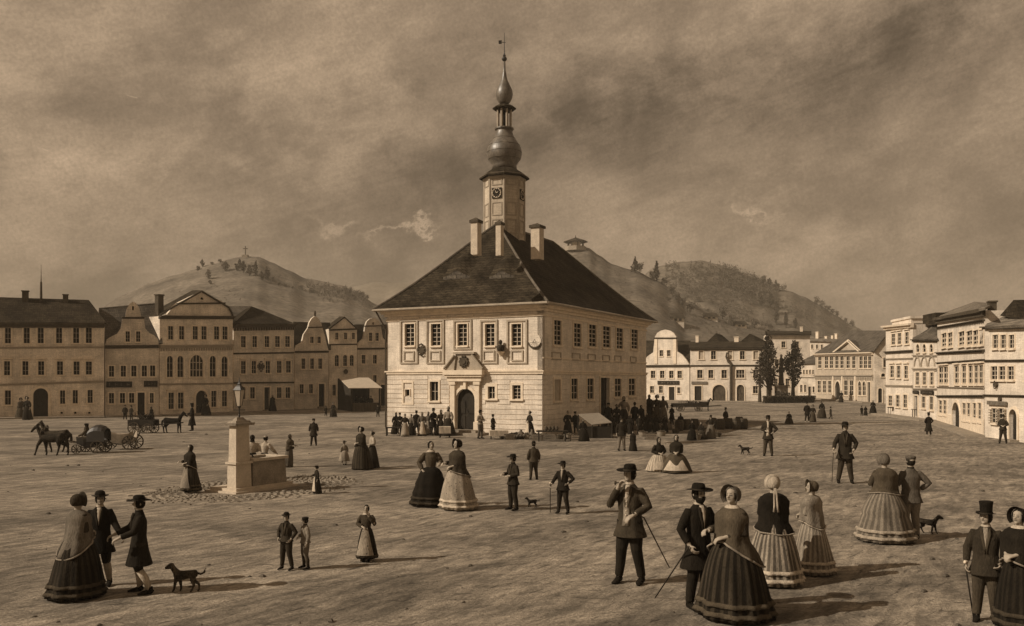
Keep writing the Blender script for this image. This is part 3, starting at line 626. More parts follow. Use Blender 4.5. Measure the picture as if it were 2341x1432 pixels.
for x in (141, 172, 204): h.win(x, 6, 942, 947, 1, 1, sur=.03, sill=False, name='cellar_vent')
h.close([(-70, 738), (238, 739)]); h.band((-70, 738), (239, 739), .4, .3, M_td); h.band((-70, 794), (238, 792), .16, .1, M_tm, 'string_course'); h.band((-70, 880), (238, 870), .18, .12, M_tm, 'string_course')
h.roof([[(-80, 737, -.3), (243, 738, -.3), (203, 686, 2.6), (-120, 676, 2.6)], [V(h.X(-120, 676, 2.6)), V(h.X(203, 686, 2.6)), V(h.X(203, 686, 2.6))-h.n*2.9-V((0, 0, 2)), V(h.X(-120, 676, 2.6))-h.n*2.9-V((0, 0, 2))]])
g = G(); g.add([h.X(238, 739, .1), h.X(203, 686, 2.6), h.P(h.L, h.ez, 5)], [(0, 1, 2)]); g.put('gable_wall', M_tm, h.root)
h.chimney(58, 13, 667, 682, 2.3, M_td); h.chimney(150, 11, 675, 688, 2.3, M_td)
g = G(); q = h.X(94, 684, 2.4); g.tube([q-V((0, 0, .3)), q+V((0, 0, 1.4)), q+V((0, 0, 1.5)), q+V((0, 0, 2.9))], [.12, .09, .04, .01], 6); g.put('roof_spire', M_td, h.root)
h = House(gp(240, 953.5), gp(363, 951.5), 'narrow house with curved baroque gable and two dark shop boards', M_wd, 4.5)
h.row([255, 282, 306, 330, 349], 12, 837, 836, 862, 861, sur=.1, ny=2); h.win(292, 10, 758, 782, 2, 3, sur=.08); h.win(316, 10, 758, 782, 2, 3, sur=.08); h.win(304, 5, 700, 710, 1, 1, arch=True, sur=.05, sill=False)
h.row([255, 280, 301], 12, 899, 899, 923, 922, sur=.1, ny=2); h.win(347, 9, 899, 922, 2, 2, sur=.1); h.door(322.6, 16, 898, 951, arch=False)
h.close([(240, 789), (244, 776), (256, 769), (268, 763), (276, 751), (280, 727), (286, 726), (289, 708), (296, 695), (304, 690), (312, 694), (319, 706), (323, 726), (329, 727), (332, 751), (341, 761), (352, 767), (361, 775), (363, 789)], bodyz=None)
h.band((240, 790), (363, 789), .28, .22, M_td); h.band((279, 725), (330, 725), .16, .14, M_td)
h.roof([[(232, 786, .32), (372, 785, .32), (362, 692, 2.4), (226, 704, 2.4)], [V(h.X(226, 704, 2.4)), V(h.X(362, 692, 2.4)), V(h.X(362, 692, 2.4))-h.n*2.2-V((0, 0, 2.6)), V(h.X(226, 704, 2.4))-h.n*2.2-V((0, 0, 2.6))]], M_rm)
h.sign(243, 302, 872.5, 886, 'long dark shop board on the curved gable house left of the doorway'); h.sign(329, 360, 871, 884.5, 'short dark shop board on the curved gable house right of the doorway')
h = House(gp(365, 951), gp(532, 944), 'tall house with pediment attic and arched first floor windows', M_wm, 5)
h.row([390, 415, 446, 466, 495, 514], 12, 746, 747, 777, 777, sur=.1); h.row([388, 412], 14, 814, 814, 863, 863, arch=True, sur=.14); h.win(449, 30, 812, 863, 4, 3, arch=True, sur=.16); h.row([486, 513], 14, 814, 815, 862, 862, arch=True, sur=.14)
h.row([391, 413], 13, 898, 898, 936, 935, hood=.08, sur=.12); h.door(460, 26, 893, 948, sur=.2); h.row([488.5, 513], 12, 894, 894, 931, 930, sur=.12); h.win(461, 7, 680, 686, 1, 1, arch=True, sur=.04, sill=False)
h.close([(365, 723), (382, 719), (393, 705), (407, 693), (461, 667), (511, 691), (523, 704), (532, 722)])
h.band((363, 722), (533, 723), .3, .32, M_td); h.band((404, 693), (514, 692), .14, .16, M_td); h.band((365, 789), (532, 788), .3, .22, M_tm, dent=30); h.band((365, 877), (532, 875), .16, .12, M_tm, 'string_course')
g = G(); P_ = [(365, 722), (393, 704), (461, 666), (523, 703), (533, 722)]
for a, b in zip(P_, P_[1:]): g.tube([h.X(a[0], a[1], -.1), h.X(b[0], b[1], -.1)], .09, 6)
g.put('raking_cornice', M_td, h.root)
h.roof([[(368, 718, .32), (461, 664, .32), (440, 664, 4.9), (345, 715, 4.9)], [(461, 664, .32), (534, 722, .32), (512, 722, 4.9), (440, 664, 4.9)]]); h.chimney(364, 11, 676, 722, 1.2, M_td)
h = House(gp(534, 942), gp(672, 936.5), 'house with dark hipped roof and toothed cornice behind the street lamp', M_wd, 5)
h.row([556, 582, 610, 634, 657], 11, 769, 769, 795, 794, sur=.1); h.row([556, 580, 612, 638, 659], 11, 826, 826, 855, 853, hood=.1, sur=.1); emblem(h, 595.5, 838, .26, .5); h.row([555, 577], 11, 886, 886, 913, 912, sur=.1, ny=2); h.row([638, 658], 11, 886, 886, 911, 911, sur=.1, ny=2); h.door(610, 13, 886, 939, arch=False)
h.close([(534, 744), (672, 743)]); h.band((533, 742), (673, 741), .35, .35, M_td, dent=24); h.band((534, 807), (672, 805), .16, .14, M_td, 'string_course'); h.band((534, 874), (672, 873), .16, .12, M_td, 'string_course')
e = [h.X(533, 741, -.35), h.X(674, 740, -.35), h.P(h.L+.3, h.X(674, 740).z, 5), h.P(-.3, h.X(533, 741).z, 5)]; tp = h.X(576, 701, 2.5); tq = h.X(606, 712, 2.5)
g = G(); g.add(e+[tp, tq], [(0, 1, 5, 4), (1, 2, 5), (2, 3, 4, 5), (3, 0, 4)]); g.put('roof', M_rd, h.root)
h.roof([[(512, 700, 4), (576, 700, 3), (545, 741, .4), (520, 741, .4)]], M_rm, name='side_roof')
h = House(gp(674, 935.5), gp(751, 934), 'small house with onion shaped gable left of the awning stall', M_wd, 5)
for x in (713, 729.5): h.win(x, 8, 770, 785, 2, 2, sur=.08)
h.row([693.5, 713.5, 732], 9, 820, 820, 844, 844, sur=.1); h.row([689.5, 711], 9, 879, 879, 900, 900, sur=.1, ny=2); h.door(735, 13, 878, 930, arch=False)
h.close([(674, 802), (678, 790), (690, 783), (694, 765), (704, 750), (707, 738), (713, 728), (720, 723), (727, 727), (734, 738), (737, 749), (743, 768), (747, 787), (751, 801)]); h.band((674, 803), (751, 802), .22, .18, M_td); h.band((704, 748), (738, 747), .12, .12, M_td)
g = G(); q = h.X(720, 723, .1); g.tube([q, q+V((0, 0, .35)), q+V((0, 0, .6))], [.1, .14, .05], 6); g.put('finial', M_td, h.root)
h.roof([[(671, 800, .32), (757, 799, .32), (755, 738, 2.6), (671, 736, 2.6)]])
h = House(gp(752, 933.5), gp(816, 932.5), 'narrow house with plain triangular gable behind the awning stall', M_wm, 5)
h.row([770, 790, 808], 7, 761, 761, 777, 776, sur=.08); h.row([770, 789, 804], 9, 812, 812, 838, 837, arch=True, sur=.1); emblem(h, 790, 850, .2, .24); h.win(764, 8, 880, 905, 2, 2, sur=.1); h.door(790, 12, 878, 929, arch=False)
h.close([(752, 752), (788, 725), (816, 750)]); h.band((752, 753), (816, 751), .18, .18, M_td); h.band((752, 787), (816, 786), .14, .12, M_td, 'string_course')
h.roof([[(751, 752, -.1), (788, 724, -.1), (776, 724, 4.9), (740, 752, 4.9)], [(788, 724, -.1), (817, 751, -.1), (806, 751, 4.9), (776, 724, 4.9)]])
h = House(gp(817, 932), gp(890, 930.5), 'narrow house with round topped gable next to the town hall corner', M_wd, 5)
for x in (847, 862): h.win(x, 8, 761, 780, 2, 3, sur=.08)
h.win(853, 4, 737, 743, 1, 1, arch=True, sur=.04, sill=False)
for x in (831, 857): h.win(x, 9, 812, 832, 2, 2, sur=.1)
h.win(857, 8, 858, 875, 2, 2, sur=.08); h.door(876, 12, 880, 928, arch=False)
h.close([(817, 795), (820, 784), (831, 774), (835, 746), (839, 735), (846, 729), (853, 727), (861, 729), (868, 735), (871, 746), (875, 772), (884, 783), (890, 795)]); h.band((817, 796), (890, 795), .2, .18, M_td); h.band((833, 745), (873, 744), .12, .12, M_td)
h.roof([[(814, 792, .32), (893, 792, .32), (890, 742, 2.6), (810, 742, 2.6)]])
# ---------------------------------------------------------------- houses at the back
h = House(gp(1466, 915.6), gp(1576, 917.4), 'bright white house with curved gable just right of the town hall', M_wl, 6)
for x in (1512, 1529): h.win(x, 8, 801, 815, 2, 2, sur=.08)
h.row([1493, 1514, 1535, 1554], 10, 848, 848, 865, 865, sur=.12, ny=2); h.row([1490.6, 1511], 9, 883, 883, 899, 899, ny=2, sur=.1); h.win(1552, 7, 886, 900, 2, 2, sur=.1); h.door(1536, 13, 885, 916, arch=False, steps=False)
h.close([(1466, 834), (1480, 815), (1493, 806), (1497, 770), (1503, 761), (1511, 756), (1521, 754), (1531, 756), (1540, 762), (1546, 770), (1548, 804), (1560, 812), (1569, 823), (1576, 834)])
h.band((1466, 835), (1576, 834), .35, .25, M_td); h.band((1495, 772), (1548, 772), .2, .2, M_td); g = G()
for x in (1500, 1543): a, z = h.sz(x, 773); h.box(g, a-.25, a+.25, h.sz(x, 832)[1], z-.2, -.1, .02); g.put('pilaster', M_tl, h.root); g = G()
h.roof([[(1464, 832, .32), (1580, 831, .32), (1578, 779, 3.4), (1464, 779, 3.4)]]); h.sign(1504, 1553, 871, 879.5, 'black shop board on the white curved gable house')
h = House(gp(1578, 917.4), gp(1752, 919), 'broad white two storey house with low dark roof and cart archway', M_wl, 7)
for x, b in ((1603, True), (1631, False), (1669, True), (1697, False), (1728, True)): h.win(x, 11, 803, 822, 2, 2, blind=b, sur=.12)
for x, w in ((1600, 12), (1625, 11), (1655.5, 12), (1692.5, 19), (1728, 12)): h.win(x, w, 846, 865, 3 if w > 15 else 2, 2, sur=.12)
h.door(1596, 16, 883, 918, arch=False, steps=False); h.door(1644, 30, 880, 918.5, steps=False, sur=.2, dm=M_wd2); h.door(1693, 17, 880, 918.5, steps=False, dm=M_wd2); h.win(1727, 11, 883, 900, 2, 2, sur=.12)
h.close([(1578, 795), (1752, 794)]); h.band((1578, 835), (1752, 834), .22, .18, M_td, 'string_course'); h.band((1578, 797), (1752, 796), .3, .3, M_td)
h.roof([[(1574, 795, -.4), (1756, 794, -.4), (1754, 780, 3.4), (1578, 782, 3.4)]]); h.chimney(1594, 7, 769, 784, 3.2, M_tl); h.chimney(1684, 10, 772, 785, 3.2, M_tl)
for a0, ap, a1, y0 in ((1614, (1637, 762), 1663, 784), (1690, (1714, 763), 1756, 784)):
    p, q, r_ = h.X(a0, y0, 3.5), h.X(ap[0], ap[1], 3.5), h.X(a1, y0, 3.5); bk = -h.n*5; g = G(); g.add([p, q, r_, p+bk, q+bk, r_+bk], [(0, 1, 2), (0, 1, 4, 3), (1, 2, 5, 4)]); g.put('cross_gable', M_rd, h.root)
h.sign(1581, 1617, 872.5, 878.5, 'pale lettered shop board on the broad white house', .2)
g = G(); q = [h.X(1662, 806, -.3), h.X(1660, 816, -.3), h.X(1666, 828, -.3), h.X(1671, 833, -.3), h.X(1671, 917, -.25)]; g.tube(q, [.12, .14, .2, .2, .2], 6); g.put('drainpipe', M_td, h.root)
h = House(gp(1752, 908.2), gp(1852, 908.6), 'tall plain white house behind the two poplars', M_wl, 8); h.win(1791, 9, 781, 795, 2, 2, sur=.12); h.win(1822, 9, 781, 795, 2, 2, sur=.12)
h.win(1776, 9, 822, 838, 2, 2, sur=.12); h.win(1801, 9, 822, 838, 2, 2, sur=.12); h.row([1774, 1800, 1833], 8, 866, 866, 884, 884, sur=.12)
h.close([(1752, 763), (1852, 763)]); h.roof([[(1749, 763, -.6), (1855, 763, -.6), (1855, 757, 4), (1749, 757, 4)]], th=.3); h.chimney(1832, 6, 748, 760, 3, M_tl)
h = House(gp(1824, 909.3), gp(1867, 910), 'low grey house wedged beside the tall white house', M_wd, 6); h.row([1838, 1845, 1852, 1859], 4, 846, 846, 856, 856, sur=.05, det=True); h.row([1832, 1841], 5, 880, 880, 897, 897, ny=2, sur=.08); h.door(1851, 6, 884, 908, arch=False, steps=False, sur=.05); h.win(1860, 4, 884, 898, 1, 2, sur=.05)
h.close([(1824, 832), (1867, 830)]); h.band((1824, 862), (1867, 862), .2, .15, M_tm, 'string_course'); h.roof([[(1822, 833, -.3), (1868, 831, -.3), (1872, 806, 4), (1846, 818, 4)]], M_rm)
h = House(gp(1846, 905), gp(1915, 906), 'far roofs with pale chimneys above the street opening', M_wd, 8, group=None); h.row([1857, 1868, 1879], 5, 788, 788, 798, 798, sur=.1); h.close([(1846, 779), (1915, 781)]); h.roof([[(1844, 779, -.5), (1917, 781, -.5), (1912, 770, 4), (1852, 769, 4)]], M_rl)
for x, w, y in ((1869, 6, 760), (1889, 5, 770), (1903, 4, 768), (1912, 5, 764)): h.chimney(x, w, y, 780, 2, M_tl)
# pedimented house
h = House(gp(1864, 911.5), gp(1997, 922), 'long two storey pale house with white triangular pediment at the square corner', M_w2, 6)
for x in (1874.4, 1889.5, 1901, 1913.4, 1925, 1939, 1952, 1968.6, 1978.7, 1988.5): f = (x-1864)/133; h.win(x, 6.5, 816-f*1, 843-f*0, 2, 3, sur=.14)
for x in (1873, 1885, 1897): h.win(x, 6, 871, 899, 2, 3, sur=.14)
h.door(1915.5, 12, 872, 913.5, sur=.25, steps=False)
for x in (1934, 1947): h.win(x, 7, 870, 905, 2, 3, sur=.16)
for x in (1966, 1976): h.win(x, 6, 872, 905, 2, 3, arch=True, sur=.16)
h.door(1987, 6.5, 874, 920, arch=False, steps=False)
h.close([(1864, 807), (1907, 805.5), (1939, 780), (1965, 804), (1997, 803)]); h.band((1864, 809), (1997, 805), .4, .5, M_tl); h.band((1864, 858), (1997, 857), .4, .3, M_tm, 'string_course', dent=40); g = G()
for a, b in (((1906, 806), (1939, 779.5)), ((1939, 779.5), (1966, 804))): g.tube([h.X(*a, -.2), h.X(*b, -.2)], .22, 6)
g.put('pediment_moulding', M_tl, h.root)
g = G(); 
for x in (1907, 1928, 1958): a, z = h.sz(x, 860); h.box(g, a-.3, a+.3, .3, z, -.25, .02); g.put('pilaster', M_tl, h.root); g = G()
h.roof([[(1862, 808, -.5), (1998, 803, -.4), (2034, 756, 4), (1945, 756, 4)], [(1908, 804.5, -.35), (1939, 778.5, -.35), (1962, 778, 3), (1950, 795, 3)], [(1939, 778.5, -.35), (1966, 803, -.35), (1985, 792, 3), (1962, 778, 3)]], M_rm)
h = House(gp(1999, 922.3), gp(2034, 922.5), 'dark side wing of the pedimented house, in shade', M_wd, 8); h.win(2023, 7, 818, 840, 2, 3, sur=.1); h.door(2012, 9, 888, 921, steps=False); h.win(2019, 9, 854, 862, 1, 1, arch=True, sur=.1)
h.close([(1999, 802), (2034, 757)]); h.roof([[(1998, 802, -.3), (2034, 756, -.3), (2034, 756, 6), (1998, 802, 6)]])
# ---------------------------------------------------------------- houses on the right
h = House(gp(2025, 948), gp(2087, 955.5), 'tall narrow white house with attic block, first of the right hand row', M_wl, 5)
h.row([2048, 2065, 2086], 8, 763, 760, 787, 785, sur=.14) if False else None
for x, y0, y1 in ((2043, 764, 789), (2057, 762, 788), (2074, 760, 787)): h.win(x, 7, y0, y1, 2, 3, sur=.16, hood=.08)
for x, y0, y1 in ((2040, 837, 864), (2055, 837, 865), (2072, 837, 866)): h.win(x, 7, y0, y1, 2, 3, sur=.16, hood=.1)
for x, y0, y1 in ((2036, 905, 929), (2053, 904, 931), (2070, 903, 933)): h.win(x, 7, y0, y1, 2, 3, sur=.14)
h.close([(2025, 748), (2087, 741)])
h.band((2023, 746), (2089, 739), .35, .4, M_tl); h.band((2025, 804), (2087, 800), .22, .2, M_td, 'string_course'); h.band((2025, 820), (2087, 818), .14, .12, M_tm, 'string_course'); h.band((2025, 880), (2087, 881), .18, .14, M_tm, 'string_course')
g = G(); a0, z0 = h.sz(2037, 745); a1, z1 = h.sz(2080, 724); h.box(g, a0, a1, z0-.1, z1, .1, 1.4); h.box(g, a0-.12, a1+.12, z1-.16, z1+.04, .0, 1.5); g.put('attic_block', M_wl, h.root)
g = G(); h.box(g, a1+.1, h.L+2.2, z0-.4, z1+.1, 1.0, 2.8); g.put('rear_roof', M_rd, h.root)
h = House(gp(2088, 955.7), gp(2142, 964), 'low house with steep tiled roof squeezed between two taller houses on the right', M_wl, 5)
for x in (2099, 2114, 2130): h.win(x, 5.5, 787, 806, 1, 2, arch=True, sur=.1)
for x in (2098, 2114, 2131): h.win(x, 7, 852, 881, 2, 3, sur=.14)
h.door(2095, 8, 905, 954, arch=False, steps=False); h.win(2112, 7, 907, 934, 2, 2, sur=.1); h.win(2130, 7, 907, 938, 2, 2, sur=.1)
h.close([(2088, 775), (2142, 775)]); h.band((2088, 776), (2142, 776), .2, .25, M_td); h.band((2088, 812), (2142, 812), .14, .12, M_tm, 'string_course'); h.band((2088, 842), (2142, 842), .22, .14, M_tm, 'string_course'); h.band((2088, 888), (2142, 888), .14, .12, M_tm, 'string_course')
g = G()
for x in (2098, 2114, 2131): a, z = h.sz(x, 838); g.tube([h.P(a+.8*cos(t*pi/10), z+.75*sin(t*pi/10), -.05) for t in range(11)], .06, 5)
g.put('blind_arch', M_tm, h.root)
h.roof([[(2086, 776, -.3), (2144, 776, -.3), (2146, 742, 2), (2124, 735, 2), (2092, 748, 2)]], M_rm)
h.sign(2090, 2102, 893.5, 900.5, 'small dark shop board above the door of the low house'); h.sign(2108, 2136, 893, 902, 'wide dark shop board on the low steep roofed house')
h = House(gp(2143, 964.5), gp(2250, 999), 'tall ornate house with toothed frieze and dark arched doorway on the right', M_wl, 4.5)
def rwin(h, x, w, yl, yr, bl, br, xa=2143, xb=2250, **k): f = (x-xa)/(xb-xa); h.win(x, w, yl+(yr-yl)*f, bl+(br-bl)*f, **k)
for x, w in ((2159, 9), (2173, 9), (2199, 11), (2217, 11), (2232, 11), (2244, 9)): rwin(h, x, w, 764, 754, 796, 789, nx=2, ny=3, sur=.08)
for x in (2152, 2163, 2188, 2205, 2220, 2233, 2244): rwin(h, x, 8.5, 840, 835, 879, 879, sur=.07, hood=.09)
for x in (2151, 2161): rwin(h, x, 6.5, 916, 914, 948, 955, sur=.07)
for x in (2205, 2215.5, 2229, 2241): rwin(h, x, 7, 922, 922, 955, 966, sur=.07)
h.door(2187, 17, 920, 978, sur=.16)
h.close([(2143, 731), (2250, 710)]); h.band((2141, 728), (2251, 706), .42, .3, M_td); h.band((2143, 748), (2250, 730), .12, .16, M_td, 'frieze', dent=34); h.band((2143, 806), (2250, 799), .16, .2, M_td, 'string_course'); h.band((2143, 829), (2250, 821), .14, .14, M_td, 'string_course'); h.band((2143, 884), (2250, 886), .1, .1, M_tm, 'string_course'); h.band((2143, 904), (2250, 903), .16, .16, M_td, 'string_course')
g = G(); h.box(g, 0, h.sz(2177, 960)[0], 0, .75, -.06, .01); g.put('plinth', M_tl, h.root); g = G(); h.box(g, h.sz(2198, 960)[0], h.L, 0, .95, -.06, .01); g.put('plinth', M_tl, h.root)
h.roof([[(2140, 729, -.32), (2252, 704, -.32), (2272, 694, 2.2), (2228, 690, 2.2), (2160, 714, 2.2)]], M_rl)
h.chimney(2268, 12, 692, 716, 1.2, M_td)
h = House(gp(2252, 1000), gp(2420, 1024), 'pale house with steep gable and arched door at the right edge', M_wl, 4.5)
for x in (2277, 2295, 2314): h.win(x, 10, 766, 797, 2, 3, sur=.08)
for x in (2274, 2292, 2312): h.win(x, 12, 838, 869, 2, 3, sur=.08)
for x in (2352, 2375): h.win(x, 12, 766, 798, 2, 3, sur=.08); h.win(x, 12, 838, 870, 2, 3, sur=.08); h.win(x, 12, 940, 974, 2, 3, sur=.08)
h.win(2275, 11, 934, 968, 2, 3, sur=.08); h.win(2291, 11, 934, 969, 2, 3, sur=.08); h.door(2318, 18, 936, 1009, sur=.14)
g = G()
for x in (2266.5, 2283, 2299.5):
    a, _ = h.sz(x, 950)
    for y in range(936, 968, 6): z = h.sz(x, y)[1]; h.box(g, a-.09, a+.09, z-.07, z, -.12, .02)
g.put('shutter_slats', M_tm, h.root)
h.close([(2252, 748), (2420, 742)]); h.band((2250, 747), (2420, 741), .16, .25, M_td); h.band((2252, 823), (2420, 821), .12, .12, M_td, 'string_course'); h.band((2252, 902), (2420, 905), .12, .12, M_td, 'string_course')
emblem(h, 2279, 880, .12, .2); emblem(h, 2289, 913, .1, .12); h.sign(2262, 2305, 917.5, 926.5, 'pale lettered shop board near the arched door at the right edge', .2)
h.roof([[(2250, 748, -.3), (2422, 742, -.3), (2425, 690, 1.8), (2318, 700, 1.8), (2272, 718, 1.8)]], M_rl)
p, q, r_ = h.X(2286, 722, .6), h.X(2317, 686, .6), h.X(2350, 735, .6); bk = -h.n*3; g = G(); g.add([p, q, r_, p+bk, q+bk, r_+bk], [(0, 1, 2), (0, 1, 4, 3), (1, 2, 5, 4)]); g.put('steep_gable', M_rd, h.root)
# pavements in front of the rows
for a, b, w_, nm in (((-70, 958.5), (240, 954), 1.6, 'pavement'), ((240, 953.5), (365, 951.2), 1.6, 'pavement'), ((365, 951), (534, 944), 1.6, 'pavement'), ((2025, 948), (2142, 964), 1.3, 'pavement'), ((2142, 964.5), (2251, 1000), 1.0, 'pavement'), ((1864, 911.5), (1998, 922), 1.6, 'pavement'), ((1466, 915.6), (1752, 919), 2, 'pavement')):
    fc = Fac(gp(*a), gp(*b)); g = G(); fc.box(g, -.02, fc.L+.02, -.05, .12, -w_, -.005); g.put('pavement', M_sm, kind='structure')
# things on the hills
p = H1.pix(1316, 563); rt = base_empty('lookout_pavilion', p, 'small open pavilion with pointed roof on the bare hilltop', 'pavilion'); g = G(); k = .165
g.lathe(p, [(26*k, -1), (24*k, .6)], 8); g.put('base', M_sm, rt)
for i in range(8): a = i*pi/4+.2; g = G(); g.tube([p+V((cos(a)*18*k, sin(a)*18*k, .5)), p+V((cos(a)*18*k, sin(a)*18*k, 16*k))], .22, 6); g.put('post', M_td, rt)
g = G(); g.lathe(p, [(11*k, .4), (11*k, 14*k)], 8); g.put('inner_wall', M_tl, rt)
g = G(); g.lathe(p, [(28*k, 14*k), (27*k, 16*k), (12*k, 21*k), (3*k, 24*k), (1*k, 26*k), (.6*k, 30*k)], 8); g.put('roof', M_rd, rt)
p = HL.pix(561, 583); rt = base_empty('wayside_cross', p, 'tall thin cross standing on the left hilltop', 'cross'); g = G(); g.tube([p-V((0, 0, .5)), p+V((0, 0, 4.6))], .22, 6); g.put('shaft', M_td, rt); g = G(); g.tube([p+V((-1, 0, 3.5)), p+V((1, 0, 3.5))], .2, 6); g.put('crossbar', M_td, rt); g = G(); g.cbox(p-V((0, 0, .6)), 2.4, 2.4, 1.4); g.put('base', M_sm, rt)
def cottage(x, y, w, hh, label, hill, v):
    p = hill.pix(x, y); k = p.y/F; f = House(p+V((-w*k/2, 0, 0)), p+V((w*k/2, -.6, 0)), label, v, 5, 'cottage', 'cottage', 'cottages on the hillside'); f.p0.z = f.p1.z = 0
    f.n = V((0, -1, 0)); f.u = V((1, 0, 0)); f.L = w*k; b = V((p.x-w*k/2, p.y, p.z)); f.P = lambda a, z, d=0: b+V((a, d, z))
    g = G(); f.box(g, 0, f.L, -3, hh*k*.5, 0, 5); g.put('wall', v, f.root); g = G(); z = hh*k*.5
    g.add([f.P(-.5, z-.2, -.6), f.P(f.L+.5, z-.2, -.6), f.P(f.L, z+hh*k*.5, 2.5), f.P(0, z+hh*k*.5, 2.5), f.P(-.5, z-.2, 5.5), f.P(f.L+.5, z-.2, 5.5)], [(0, 1, 2, 3), (3, 2, 5, 4), (0, 3, 4), (1, 5, 2), (0, 4, 5, 1)]); g.put('roof', M_rd, f.root)
    for q in (.25, .6): g = G(); f.box(g, f.L*q, f.L*q+.9, z*.35, z*.8, -.05, .0); g.put('window', M_gl, f.root)
cottage(1549, 738, 30, 24, 'dark cottage on the slope just right of the town hall roof', H1, M_wl); cottage(1626, 733, 30, 18, 'white walled cottage half way along the hill foot', H1, M_wl); cottage(1694, 748, 26, 17, 'small cottage low on the hill near the poplars', H1, M_wm)
# ---------------------------------------------------------------- people
def Rz(a): return Matrix.Rotation(a, 4, 'Z')
def oval(z, rx, ry, n=16, x=0, y=0): return [(x+cos(2*pi*j/n)*rx, y+sin(2*pi*j/n)*ry, z) for j in range(n)]
ARMS = {'down': ((.150, .012, .645), (.155, -.03, .51)), 'front': ((.155, .0, .655), (.035, -.125, .625)), 'chin': ((.15, -.05, .66), (.035, -.115, .80)), 'back': ((.165, .055, .665), (.04, .105, .575)),
        'pocket': ((.18, .03, .66), (.125, -.06, .545)), 'cane': ((.165, -.03, .655), (.19, -.13, .565)), 'link': ((.155, .0, .66), (.13, -.13, .66)), 'carry': ((.15, -.01, .65), (.08, -.17, .655)), 'mouth': ((.16, -.06, .67), (.05, -.12, .845)),
        'reach': ((.17, -.07, .67), (.17, -.23, .60)), 'hip': ((.21, .02, .67), (.11, -.03, .585)), 'book': ((.15, -.02, .655), (.02, -.15, .70))}
def hand(g, wr, d, pn, s, fing=True):
    d = V(d).normalized(); pn = V(pn); pn = (pn-d*pn.dot(d)).normalized(); l = d.cross(pn).normalized(); w = V(wr)
    g.tube([w-d*.012, w+d*.012, w+d*.035, w+d*.052], [(.016, .012), (.021, .012), (.025, .0125), (.023, .010)], 8, ref=pn)
    if not fing: g.tube([w+d*.04, w+d*.075+pn*.012, w+d*.085+pn*.03], [(.022, .010), (.02, .009), (.016, .007)], 8, ref=pn); return
    for i, (o, ln) in enumerate(((-.018, .043), (-.006, .05), (.006, .047), (.017, .037))):
        b = w+d*.046+l*o; m = b+d*ln*.45+pn*.008; q = m+d*ln*.25+pn*.016; e = q+d*ln*.02+pn*.018; g.tube([b, m, q, e], [.0062, .0058, .0052, .0042], 6)
    b = w+d*.012+l*(-.02*s); g.tube([b, b+l*(-.014*s)+d*.018+pn*.010, b+l*(-.012*s)+d*.036+pn*.022], [.0075, .0068, .005], 6)
def garb(v): return v if not isinstance(v, (int, float)) else cloth(v)
